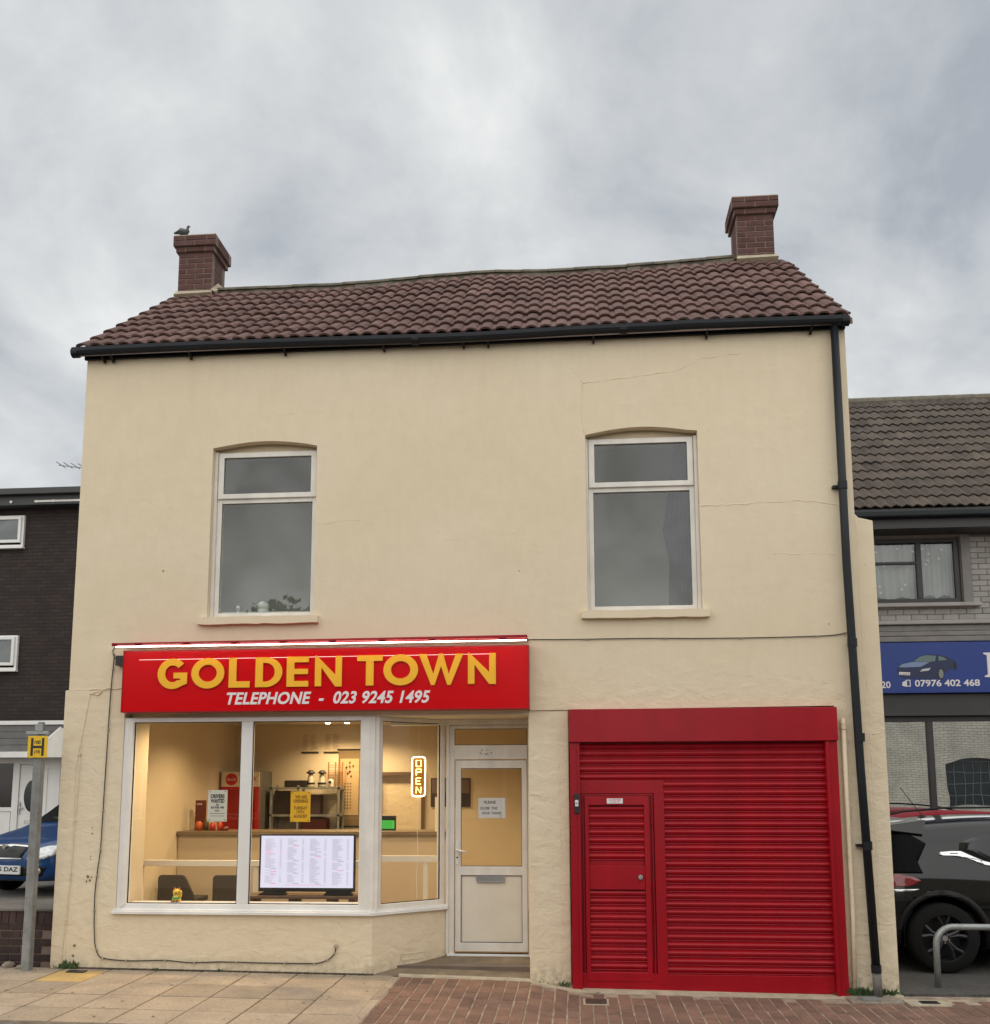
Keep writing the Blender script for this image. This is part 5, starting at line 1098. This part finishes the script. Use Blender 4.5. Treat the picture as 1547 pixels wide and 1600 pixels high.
# roof of the neighbour
EY, EZ_, RY, RZ_ = 4.55, 5.86, 8.2, 8.97
rf = bpy.data.objects.new('roof', None); col.objects.link(rf); rf.parent = rb
MB().prism([(EY+.05, EZ_-.05), (RY, RZ_-.05), (12, 6.2), (12, 6.0), (RY, RZ_-.3), (EY+.3, EZ_-.12)], 3.35, 12, axis='x').build('roof_deck', 'mortar_dark', rf)
def scal(u): t = (u*2) % 1.0; return .036*(t/.42 if t < .42 else (1-t)/.58)
bt = tile_mesh('roof_tile', .30, .40, [(u, scal(u)) for u in (0, .11, .21, .26, .38, .5, .61, .71, .76, .88, 1.0)], .018, .030, 'brown_tile', ov=.006)
sl = Vector((0, RY-EY, RZ_-EZ_)); SL = sl.length; sl.normalize(); nn = Vector((0, -sl.z, sl.y)); nr = int(SL/.345)+1; many = 0
for r_ in range(nr):
    for c_ in range(14):
        x = 3.45+.30*c_+.15; top = Vector((x, EY, EZ_))+sl*min(r_*.345+.39, SL)
        piece('roof_tile', bt, rf, Matrix(((1, 0, 0, top.x), (0, sl.y, nn.y, top.y), (0, sl.z, nn.z, top.z+random.uniform(-.003, .004)), (0,0,0,1))))
for i in range(11):
    a = 3.4+.45*i; MB().tube([(a, RY, RZ_-.02), (a+.455, RY, RZ_-.015)], .10, 12).build('ridge_tile', 'ridge', rf)
MB().box(3.4, 12, 4.44, 4.56, 5.70, 5.81).build('gutter', 'gutter', rb, bevel=.03, seg=3); MB().box(3.4, 12, 4.56, 4.60, 5.56, 5.86).box(3.4, 12, 4.60, 5.01, 5.56, 5.60).build('fascia_board', 'char', rb)

# ------------------------------------------------------------------ cars
def lower_mesh(vs_, fs, subs, cutters):
    me = bpy.data.meshes.new('tmp'); me.from_pydata(vs_, [], fs); bm = bmesh.new(); bm.from_mesh(me); bmesh.ops.recalc_face_normals(bm, faces=bm.faces); bm.to_mesh(me); bm.free()
    ob = bpy.data.objects.new('tmp', me); col.objects.link(ob); s = ob.modifiers.new('s', 'SUBSURF'); s.levels = subs; s.render_levels = subs
    cs = []
    for c in cutters:
        co = bpy.data.objects.new('cut', c.mesh('cut')); col.objects.link(co); b = ob.modifiers.new('b', 'BOOLEAN'); b.operation = 'DIFFERENCE'; b.object = co; b.solver = 'EXACT'; cs.append(co)
    dg = bpy.context.evaluated_depsgraph_get(); ev = ob.evaluated_get(dg); out = bpy.data.meshes.new_from_object(ev, depsgraph=dg)
    for o in cs + [ob]: bpy.data.objects.remove(o)
    return out
def car_shell(st, wheels, wr_, W):
    """stations (x, z_top, half-width, z_belt, z_bottom, roof half-width)"""
    vs_, fs = [], []
    for (x, zt, hw, zb, z0, rw) in st:
        half = [(0, z0), (.82*hw, z0), (.955*hw, z0+.06), (hw*.99, z0+.30*(zb-z0)), (hw, z0+.62*(zb-z0)), (hw*.985, zb-.05), (hw*.955, zb), (hw*.955+(rw-hw*.955)*.5, zb+(zt-zb)*.5), (rw, zt-(zt-zb)*.12), (rw*.75, zt-.012), (0, zt)]
        ring = half + [(-a, b) for a, b in half[-2:0:-1]]
        vs_ += [(x, a, b) for a, b in ring]
    k = len(ring)
    for i in range(len(st)-1):
        for j in range(k): fs.append((i*k+j, i*k+(j+1) % k, (i+1)*k+(j+1) % k, (i+1)*k+j))
    fs += [tuple(range(k)), tuple(range((len(st)-1)*k, len(st)*k))]
    cuts = [MB().cyl((wx, -W, wz), wr_, .32, 'y', 36) for wx, wz in wheels] + [MB().cyl((wx, W-.32, wz), wr_, .32, 'y', 36) for wx, wz in wheels]
    return lower_mesh(vs_, fs, 2, cuts)
def place(name, me, m, par, smooth=True):
    me.name = name; me.materials.clear(); me.materials.append(M[m] if isinstance(m, str) else m)
    if smooth: me.polygons.foreach_set('use_smooth', [True]*len(me.polygons))
    o = bpy.data.objects.new(name, me); col.objects.link(o); o.parent = par; return o
def decal(bvh, pol, axis, sgn, off, m, name, par, sub=3, th=.006):
    """a panel with the given outline laid on the body; axis 'y' -> pol in (x,z), axis 'x' -> pol in (y,z)"""
    bm = bmesh.new(); vs2 = [bm.verts.new((p[0], p[1], 0)) for p in pol]
    for t in tessellate_polygon([[Vector((p[0], p[1], 0)) for p in pol]]):
        try: bm.faces.new([vs2[i] for i in t])
        except ValueError: pass
    for _ in range(sub): bmesh.ops.subdivide_edges(bm, edges=[e_ for e_ in bm.edges if e_.calc_length() > .035], cuts=1, use_grid_fill=True)
    bmesh.ops.triangulate(bm, faces=bm.faces[:])
    last = 0
    for v in bm.verts:
        a, b = v.co.x, v.co.y
        if axis == 'y': o_, d_ = Vector((a, 3*sgn, b)), Vector((0, -sgn, 0))
        else: o_, d_ = Vector((6*sgn, a, b)), Vector((-sgn, 0, 0))
        h = bvh.ray_cast(o_, d_)
        p = h[0] if h[0] else None
        if p is None: h = bvh.find_nearest(o_ + d_*3); p = h[0]
        v.co = p - d_*off
    me = bpy.data.meshes.new(name); bm.to_mesh(me); bm.free(); o = place(name, me, m, par)
    s = o.modifiers.new('t', 'SOLIDIFY'); s.thickness = th; s.offset = 0; return o
tyre_m = mat('tyre', (.012, .012, .012), .9, spec=.2, bump=.002, bscale=80); rim_dark = mat('dark_rim', (.035, .035, .038), .3, metal=.6); rim_sil = mat('silver_rim', (.4, .4, .41), .35, metal=.8)
def wheel(x, y, z, r, par, rim, sg_):
    w_ = MB(); pr_ = [(r*.66, -.10), (r*.93, -.105), (r*.99, -.08), (r, 0), (r*.99, .08), (r*.93, .105), (r*.66, .10)]
    vs_, fs = [], []; n_ = 40
    for k in range(n_):
        t = 2*math.pi*k/n_
        for rr_, yy in pr_: vs_.append((x+rr_*math.cos(t), y+yy, z+rr_*math.sin(t)))
    m_ = len(pr_)
    for k in range(n_):
        for j in range(m_-1): fs.append((k*m_+j, k*m_+j+1, ((k+1) % n_)*m_+j+1, ((k+1) % n_)*m_+j))
    root = bpy.data.objects.new('wheel', None); col.objects.link(root); root.parent = par
    w_.add(vs_, fs).build('tyre', tyre_m, root, smooth=True, local=True)
    q = MB(); vs_, fs = [], []
    pr2 = [(r*.70, -.095), (r*.66, -.092), (r*.61, -.05), (r*.60, .08)]
    for k in range(n_):
        t = 2*math.pi*k/n_
        for rr_, yy in pr2: vs_.append((x+rr_*math.cos(t), y+yy*sg_, z+rr_*math.sin(t)))
    for k in range(n_):
        for j in range(3): fs.append((k*4+j, k*4+j+1, ((k+1) % n_)*4+j+1, ((k+1) % n_)*4+j))
    q.add(vs_, fs)
    for s_ in range(5):
        a = R(72*s_+18)
        for da in (-.13, .13):
            ca, sa = math.cos(a+da), math.sin(a+da); cb_, sb2 = math.cos(a+da*2.0), math.sin(a+da*2.0)
            q.tube([(x+r*.12*ca, y-.070*sg_, z+r*.12*sa), (x+r*.40*ca, y-.078*sg_, z+r*.40*sa), (x+r*.64*cb_, y-.072*sg_, z+r*.64*sb2)], [r*.075, r*.058, r*.07], 6, sx=.8)
    q.cyl((x, y-.055*sg_, z), r*.17, -.03*sg_, 'y', 20); q.build('rim', rim, root, local=True, bevel=.002)
    MB().cyl((x, y-.085*sg_, z), r*.085, -.008*sg_, 'y', 16).build('hub_cap', 'steel', root, local=True)
    MB().cyl((x, y+.06*sg_, z), r*.60, .01, 'y', 28).build('brake_disc', rim_dark, root, local=True)
    q = MB()
    for s_ in range(5): a = R(72*s_+54); q.cyl((x+r*.13*math.cos(a), y-.083*sg_, z+r*.13*math.sin(a)), r*.022, -.008*sg_, 'y', 8)
    q.build('wheel_nut', 'steel', root, local=True)
car_black = mat('black_car_paint', (.003, .003, .0035), .12, coat=.5, spec=.4); car_blue = mat('blue_car_paint', (.003, .045, .16), .3, coat=.45, spec=.35); car_red = mat('red_car_paint', (.30, .012, .025), .6, spec=.08)
cglass = mat('car_glass', (.012, .014, .015), .05, spec=.6); chrome = mat('chrome', (.75, .75, .75), .12, metal=1.0); trim = mat('black_trim', (.012, .012, .012), .5, spec=.3); lampred = mat('tail_lamp_red', (.22, .006, .010), .12, coat=1.0); lampclear = mat('lamp_clear', (.55, .57, .58), .12, metal=.5, coat=1.0, var=.35, vscale=25)

# black hatchback, side on; x along its length (rear at left)
HB = [(0, .95, .66, .86, .34, .45), (.05, 1.12, .76, .92, .26, .52), (.11, 1.34, .82, .98, .22, .58), (.26, 1.52, .86, 1.02, .22, .61), (.62, 1.56, .88, 1.03, .21, .63), (1.2, 1.61, .89, 1.00, .20, .66), (1.9, 1.61, .89, .97, .20, .67), (2.4, 1.54, .89, .95, .20, .65), (2.8, 1.34, .89, .94, .20, .62), (3.15, 1.10, .88, .93, .20, .60), (3.5, 1.00, .87, .88, .20, .62), (3.9, .92, .83, .80, .20, .60), (4.15, .78, .70, .66, .24, .50), (4.2, .60, .55, .50, .34, .40)]
bc = thing('black_car', 'black hatchback with silver window strip parked on the forecourt at right', 'car', (3.12, 1.90, -.10))
wh = [(.66, .36), (3.3, .36)]
me = car_shell(HB, wh, .42, .95); bvh = BVHTree.FromPolygons([v.co for v in me.vertices], [tuple(p.vertices) for p in me.polygons])
place('body', me, car_black, bc)
for x_, z_ in wh:
    for sg_ in (1, -1): wheel(x_, (-.79 if sg_ > 0 else .79), z_-.005, .355, bc, rim_dark, sg_)
MB().box(.3, 3.9, -.72, .72, .24, .60).build('underbody', trim, bc, local=True)
D_ = lambda pol, m, nm, off=.004, sub=3, th=.006: decal(bvh, pol, 'y', -1, off, m, nm, bc, sub, th)
D_([(.90, 1.25), (.92, 1.32), (1.05, 1.37), (1.32, 1.40), (1.62, 1.40), (2.0, 1.45), (2.4, 1.43), (2.75, 1.30), (3.05, 1.10), (3.1, 1.04), (1.75, 1.02), (1.5, 1.03), (1.2, 1.08)], cglass, 'side_window')
D_([(.68, 1.205), (.70, 1.225), (.82, 1.235), (.92, 1.235), (1.00, 1.195), (1.12, 1.14), (1.37, 1.075), (1.70, 1.04), (3.1, 1.03), (3.1, 1.01), (1.70, 1.015), (1.34, 1.05), (1.10, 1.105), (.97, 1.165), (.82, 1.190), (.70, 1.192)], chrome, 'window_strip', .008)
D_([(.02, .90), (.10, .99), (.24, 1.0), (.38, .975), (.46, .94), (.42, .90), (.30, .875), (.14, .865), (.04, .86)], lampred, 'tail_lamp', .008)
D_([(.04, .835), (.20, .845), (.34, .848), (.44, .852), (.40, .83), (.20, .822), (.04, .822)], chrome, 'bumper_strip', .010)
D_([(.30, .60), (.40, .74), (.52, .83), (.66, .82), (.52, .79), (.46, .70), (.43, .60), (.34, .50), (.27, .45)], mat('bumper_grey', (.05, .05, .052), .4), 'bumper_panel', .004)
D_([(.13, 1.30), (.20, 1.40), (.41, 1.42), (.58, 1.31), (.46, 1.12), (.49, 1.01), (.12, 1.01)], mat('hatch_glass', (.003, .003, .0035), .5, spec=.08), 'rear_window', .006)
ar = arc(.66, .355, .425, .43, 8, 172, 26); ar2 = arc(.66, .355, .475, .49, 172, 8, 26); D_(ar+ar2, trim, 'wheel_arch_trim', .012, 1, .02)
ar = arc(3.3, .355, .425, .43, 8, 172, 26); ar2 = arc(3.3, .355, .475, .49, 172, 8, 26); D_(ar+ar2, trim, 'wheel_arch_trim', .012, 1, .02)
D_([(1.12, .20), (2.85, .20), (2.85, .40), (1.15, .40)], trim, 'sill_trim', .006)
MB().add([(.10, -.58, 1.475), (.62, -.64, 1.555), (.62, .64, 1.555), (.10, .58, 1.475), (.09, -.58, 1.455), (.56, -.70, 1.40), (.56, .70, 1.40), (.09, .58, 1.455)], [(0,1,2,3), (0,4,5,1), (0,3,7,4), (3,2,6,7), (4,7,6,5)]).build('spoiler', car_black, bc, local=True, bevel=.015)
an = MB(); an.tube([(.80, .0, 1.59), (.58, .0, 1.90)], .004, 6); an.lathe([(.05, 0), (.035, .012), (.012, .022)], (.80, 0, 1.572), 12); an.build('aerial', trim, bc, local=True)
D_([(.88, 1.210), (.885, 1.216), (.80, 1.217), (.80, 1.210)], trim, 'badge', .012, 1)

# red car behind it: only roof and glass show
RC = [(0, .9, .62, .84, .32, .45), (.1, 1.05, .78, .92, .22, .52), (.35, 1.38, .85, .98, .2, .60), (.7, 1.52, .88, 1.0, .2, .64), (1.3, 1.595, .89, 1.0, .2, .67), (2.0, 1.60, .89, .98, .2, .68), (2.6, 1.52, .89, .96, .2, .66), (3.1, 1.25, .88, .95, .2, .62), (3.5, 1.03, .87, .92, .2, .62), (4.1, .92, .80, .78, .2, .58), (4.3, .62, .6, .52, .32, .42)]
rc = thing('red_car', 'red car with roof rail parked behind the black hatchback', 'car', (3.35, 3.88, -.09)); me = car_shell(RC, [(.75, .33), (3.5, .33)], .38, .95); bv2 = BVHTree.FromPolygons([v.co for v in me.vertices], [tuple(p.vertices) for p in me.polygons])
place('body', me, car_red, rc)
for x_ in (.75, 3.5):
    for sg_ in (1, -1): wheel(x_, (-.79 if sg_ > 0 else .79), .32, .32, rc, rim_sil, sg_)
decal(bv2, [(.55, 1.04), (.72, 1.30), (1.0, 1.435), (1.5, 1.50), (2.1, 1.50), (2.55, 1.42), (3.0, 1.18), (3.15, 1.04)], 'y', -1, .004, cglass, 'side_window', rc)
decal(bv2, [(.60, 1.23), (.72, 1.325), (1.0, 1.455), (1.5, 1.522), (2.1, 1.522), (2.6, 1.435), (3.05, 1.18), (3.05, 1.165), (2.57, 1.415), (2.1, 1.500), (1.5, 1.500), (1.0, 1.432), (.74, 1.305), (.60, 1.21)], 'y', -1, .010, chrome, 'window_strip', rc)
MB().tube([(.30, -.60, 1.40), (.5, -.61, 1.52), (.8, -.62, 1.59), (1.3, -.63, 1.635), (1.9, -.63, 1.64), (2.5, -.62, 1.59), (2.9, -.60, 1.49)], .013, 8).build('roof_rail', trim, rc, local=True, smooth=True)

# blue hatchback on the raised yard, nose towards the street; local +x is its nose
BC = [(0, .85, .60, .80, .30, .45), (.12, 1.1, .74, .88, .22, .52), (.4, 1.38, .80, .95, .20, .58), (.9, 1.47, .82, .95, .19, .60), (1.6, 1.49, .82, .93, .19, .61), (2.2, 1.42, .82, .92, .19, .60), (2.65, 1.12, .82, .87, .19, .60), (3.0, .90, .82, .80, .19, .60), (3.4, .82, .81, .76, .19, .58), (3.72, .75, .78, .69, .19, .54), (3.90, .68, .70, .61, .20, .48), (3.98, .58, .58, .50, .24, .40)]
bl = thing('blue_car', 'blue hatchback with chrome edged grille parked on the raised yard at left', 'car', (-6.45, 6.48, .42), R(-104)); me = car_shell(BC, [(.7, .31), (3.2, .31)], .36, .90); bv3 = BVHTree.FromPolygons([v.co for v in me.vertices], [tuple(p.vertices) for p in me.polygons])
place('body', me, car_blue, bl)
for x_ in (.7, 3.2):
    for sg_ in (1, -1): wheel(x_, (-.73 if sg_ > 0 else .73), .30, .30, bl, rim_sil, sg_)
MB().box(.4, 3.6, -.66, .66, .20, .55).build('underbody', trim, bl, local=True)
F_ = lambda pol, m, nm, off=.004, sub=3: decal(bv3, pol, 'x', 1, off, m, nm, bl, sub)
F_([(-.30, .65), (.30, .65), (.28, .60), (.22, .49), (-.22, .49), (-.28, .60)], mat('grille_black', (.012, .012, .012), .5), 'grille', .008)
F_([(-.33, .665), (0, .69), (.33, .665), (.33, .645), (.05, .658), (0, .645), (-.05, .658), (-.33, .645)], chrome, 'grille_trim', .014, 2)
F_([(-.26, .505), (.26, .505), (.24, .49), (-.24, .49)], chrome, 'grille_trim', .014, 2)
F_([(.32, .49), (.38, .61), (.56, .66), (.70, .69), (.74, .65), (.70, .55), (.58, .50)], lampclear, 'headlight', .008); F_([(-.32, .49), (-.38, .61), (-.56, .66), (-.70, .69), (-.74, .65), (-.70, .55), (-.58, .50)], lampclear, 'headlight', .008)
F_([(-.62, .40), (.62, .40), (.56, .28), (-.56, .28)], trim, 'lower_grille', .006)
for s_ in (-1, 1):
    F_([(s_*(.50+.055*math.cos(R(k*30))), .345+.045*math.sin(R(k*30))) for k in range(12)], lampclear, 'fog_lamp', .016, 1)
    decal(bv3, [(1.0, .98), (1.1, 1.20), (1.5, 1.33), (2.1, 1.30), (2.5, 1.15), (2.72, .97)], 'y', s_, .004, cglass, 'side_window', bl)
MB().prism([(-.50, 1.10), (.50, 1.10), (.56, .98), (-.56, .98)], 0, .01).v
wsn = MB().add([(2.98, -.56, .955), (2.98, .56, .955), (2.34, .50, 1.36), (2.34, -.50, 1.36)], [(0,1,2,3)])
def snap(pts, bv, off):
    out = []
    for p in pts:
        h = bv.find_nearest(Vector(p)); out.append(h[0]+h[1]*off)
    return out
gx = MB(); n_ = 8; grid = [(2.98-.62*i/n_, (-.60+.08*i/n_)+(1.20-.16*i/n_)*j/n_, .92+.46*i/n_) for i in range(n_+1) for j in range(n_+1)]
gx.add(snap(grid, bv3, .006), [(i*(n_+1)+j, i*(n_+1)+j+1, (i+1)*(n_+1)+j+1, (i+1)*(n_+1)+j) for i in range(n_) for j in range(n_)]); gx.build('windscreen', cglass, bl, local=True, smooth=True)
npl = MB(Matrix.Translation((4.0, 0, 0)) @ Matrix.Rotation(R(90), 4, 'Z')); 
def on_front(mb_):  # plate faces local +x: rotate a plate built facing -y
    return mb_
TP = Matrix.Translation((4.015, .0, .0)) @ Matrix.Rotation(R(90), 4, 'Z')
MB(TP).box(-.26, .26, -.004, .02, .30, .41).build('number_plate', mat('plate_white', (.72, .72, .70), .4), bl, local=True, bevel=.002)
text_mb('KJ05 DAZ', -.235, .235, .317, .393, -.0042, .001, bold=.03, T=TP).build('plate_lettering', 'print_black', bl, local=True)
MB(TP).cyl((0, .02, .655), .032, -.045, 'y', 18).build('badge', chrome, bl, local=True)

# hoop barrier
hb = thing('hoop_barrier', 'grey galvanised steel hoop barrier in front of the black car', 'barrier', (3.45, .3, -.10))
hp = [(3.44, .32, -.10), (3.445, .32, .30)] + [(3.445+.165-.165*math.cos(R(a)), .32, .30+.165*math.sin(R(a))) for a in range(15, 91, 15)] + [(4.0, .32, .465), (5.0, .32, .465)] + [(5.0+.165*math.sin(R(a)), .32, .30+.165*math.cos(R(a))) for a in range(15, 91, 15)] + [(5.165, .32, -.10)]
MB().tube(hp, .030, 14).build('hoop', 'galv', hb, smooth=True)

# ------------------------------------------------------------------ weeds and rubble at the foot of the walls
def weed(x, y, n_, h, label, z=None):
    q = MB(); z0 = gz(x, y) if z is None else z
    for _ in range(n_):
        a = random.uniform(0, 6.28); t = random.uniform(.3, 1.0); L_ = h*random.uniform(.25, .8); bx0, by0 = x+random.uniform(-.04, .04)*n_/14, y+random.uniform(-.02, .01)
        d_ = Vector((math.cos(a)*t, math.sin(a)*t*.5-.15, 1)).normalized(); s_ = d_.cross(Vector((0, 1, 0))).normalized()*L_*.16; b0 = Vector((bx0, by0, z0))
        q.add([b0, b0+d_*L_*.55+s_, b0+d_*L_, b0+d_*L_*.55-s_], [(0,1,2,3)])
    o = q.build('weed', 'weed', None); tag(o, label, 'weed', 'weeds growing at the foot of the walls'); return o
WL = [(-5.06, -.03, 30, .13, 'green weed at the far left foot of the wall by the cable'), (-5.2, -.05, 24, .06, 'flat mossy weed at the left corner of the house'), (2.53, -.05, 60, .14, 'bushy weed between the shutter and the cream pipe'), (2.665, -.06, 50, .14, 'weed between the cream pipe and the downpipe'), (2.84, -.03, 26, .12, 'weed right of the black downpipe'), (2.97, .0, 14, .08, 'weed at the right corner of the house'), (-.15, -.03, 16, .10, 'sparse weed at the foot of the pillar by the shutter'), (-3.55, -.02, 12, .06, 'tiny weed below the middle of the shop window'), (-4.2, -.02, 12, .05, 'tiny weed below the lucky cat'), (-2.1, -.02, 10, .04, 'tiny weed at the bay corner')]
for w_ in WL: weed(*w_)
moss = MB()
for i in range(420):
    x = random.uniform(-4.9, -2.1) if i < 300 else random.choice([random.uniform(2.45, 3.1), random.uniform(-.4, -.05)]); y = -.012-abs(random.gauss(0, .012)); a = random.uniform(0, 3.14); s_ = random.uniform(.004, .013); z = gz(x, y)+.002
    moss.add([(x, y, z), (x+s_*2*math.cos(a), y-s_*.6, z+.002), (x+s_*math.sin(a), y-.002, z+s_*1.4)], [(0,1,2)])
moss.build('moss', mat('moss', (.05, .06, .025), .95, var=.4, vscale=30), None, kind='stuff')
dirt = MB()
prev = None
for i in range(90):
    x = -5.2+3.2*i/89; w0 = .018+.014*random.random(); cur = (x, -w0, gz(x, 0)+.003)
    if prev: dirt.add([prev, cur, (x, .004, gz(x, 0)+.016), (prev[0], .004, gz(x, 0)+.016)], [(0,1,2,3)])
    prev = cur
dirt.build('dirt_line', 'joint_dark', pave, kind='stuff')
gs = MB(); rg = random.Random(5)
for i in range(110):
    x = rg.uniform(-5.4, 3.0); y = -rg.uniform(.12, 1.95); r_ = rg.uniform(.006, .017); z = gz(x, y)+.0045; k_ = [r_*rg.uniform(.7, 1.15) for _ in range(8)]
    gs.add([(x+k_[j]*math.cos(j*.785), y+k_[j]*math.sin(j*.785), gz(x+k_[j]*math.cos(j*.785), y+k_[j]*math.sin(j*.785))+.0045) for j in range(8)], [tuple(range(8))])
gs.build('gum_spots', mat('gum_spot', (.14, .115, .09), .85, var=.3, vscale=9), pave, kind='stuff')
tw = MB()
for i in range(30): x = -.17+random.gauss(0, .05); tw.tube([(x, -.04-random.random()*.03, gz(x, 0)+.005), (x+random.uniform(-.06, .06), -.05, gz(x, 0)+.01+.07*random.random()**2)], .0018, 4)
tag(tw.build('dry_twigs', mat('twig', (.10, .08, .05), .9), None), 'dry brown twigs lying at the foot of the pillar', 'twigs')

# ------------------------------------------------------------------ across the street (seen in the glass)
op = thing('pale_brick_building', 'pale painted brick building with arched metal windows across the street', 'building', (14, -11.5, -.1))
def archh(cx_, z0, w_, h_): return [(cx_-w_/2, z0), (cx_-w_/2, z0+h_-.18)]+[(cx_-w_/2+w_*i/8, z0+h_-.18+.18*math.sin(math.pi*i/8)) for i in range(1, 8)]+[(cx_+w_/2, z0+h_-.18), (cx_+w_/2, z0)]
awc = [12.25+3.6*i for i in range(4)]
MB().prism([(4.5, -.2), (24, -.2), (24, 4.3), (4.5, 4.3)], -11.5, -11.1, [archh(c, 1.25, 1.9, 1.45)[::-1] for c in awc]).build('wall', 'pale_brick', op)
MB().prism([(-18.0, 4.3), (-11.0, 4.3), (-14.5, 5.3)], 4.4, 24.1, axis='x').build('roof', 'brown_tile', op); MB().box(4.5, 24, -18, -17.8, -.2, 4.3).build('wall', 'pale_brick', op)
fb = mat('window_bars', (.20, .24, .24), .6)
for c in awc:
    q = MB()
    for k in range(8): q.box(c-.95+.271*k-.012, c-.95+.271*k+.012, -11.32, -11.28, 1.25, 2.68)
    for k in range(5): q.box(c-.95, c+.95, -11.321, -11.279, 1.25+.33*k, 1.274+.33*k)
    f_ = q.build('window', fb, op); MB().quad((c-.95, -11.3, 1.25), (c+.95, -11.3, 1.25), (c+.95, -11.3, 2.7), (c-.95, -11.3, 2.7)).build('pane', mat('dark_pane', (.03, .04, .045), .15), f_)
ot = thing('red_brick_terrace', 'low red brick terrace across the street behind the photographer', 'building', (-8, -17, -.1))
MB().box(-22, -1, -24, -17, -.2, 3.6).build('wall', 'red_brick', ot); MB().prism([(-24.3, 3.6), (-16.7, 3.6), (-20.5, 5.6)], -22.2, -.8, axis='x').build('roof', 'brown_tile', ot)
for i in range(6): casement(-20.5+3.4*i, -19.0+3.4*i, 1.0, 2.4, -16.9, ot)
def tree(x, y, h, r, label):
    t_ = thing('tree', label, 'tree', (x, y, -.1), 0, 'trees across the street'); MB().tube([(x, y, -.1), (x+.1, y, h*.4), (x, y+.2, h*.75)], [.25, .18, .06], 8).build('trunk', 'bark', t_)
    q = MB()
    for _ in range(1500):
        u = Vector((random.gauss(0, 1), random.gauss(0, 1), random.gauss(0, 1))).normalized()*(random.random()**.45); c = Vector((x+u.x*r, y+u.y*r, h*.68+u.z*h*.32)); s_ = random.uniform(.12, .32); a = Vector((random.gauss(0, 1), random.gauss(0, 1), random.gauss(0, 1))).normalized()*s_; b = a.cross(Vector((random.random(), random.random(), 1))).normalized()*s_*.6
        q.add([c-a, c+b, c+a, c-b], [(0,1,2,3)])
    q.build('crown', 'foliage', t_)
tree(-11.5, -27, 9.5, 2.2, 'dark green tree behind the terrace, nearer the left'); tree(-8.8, -28, 9.0, 1.8, 'smaller dark green tree beside the first one')
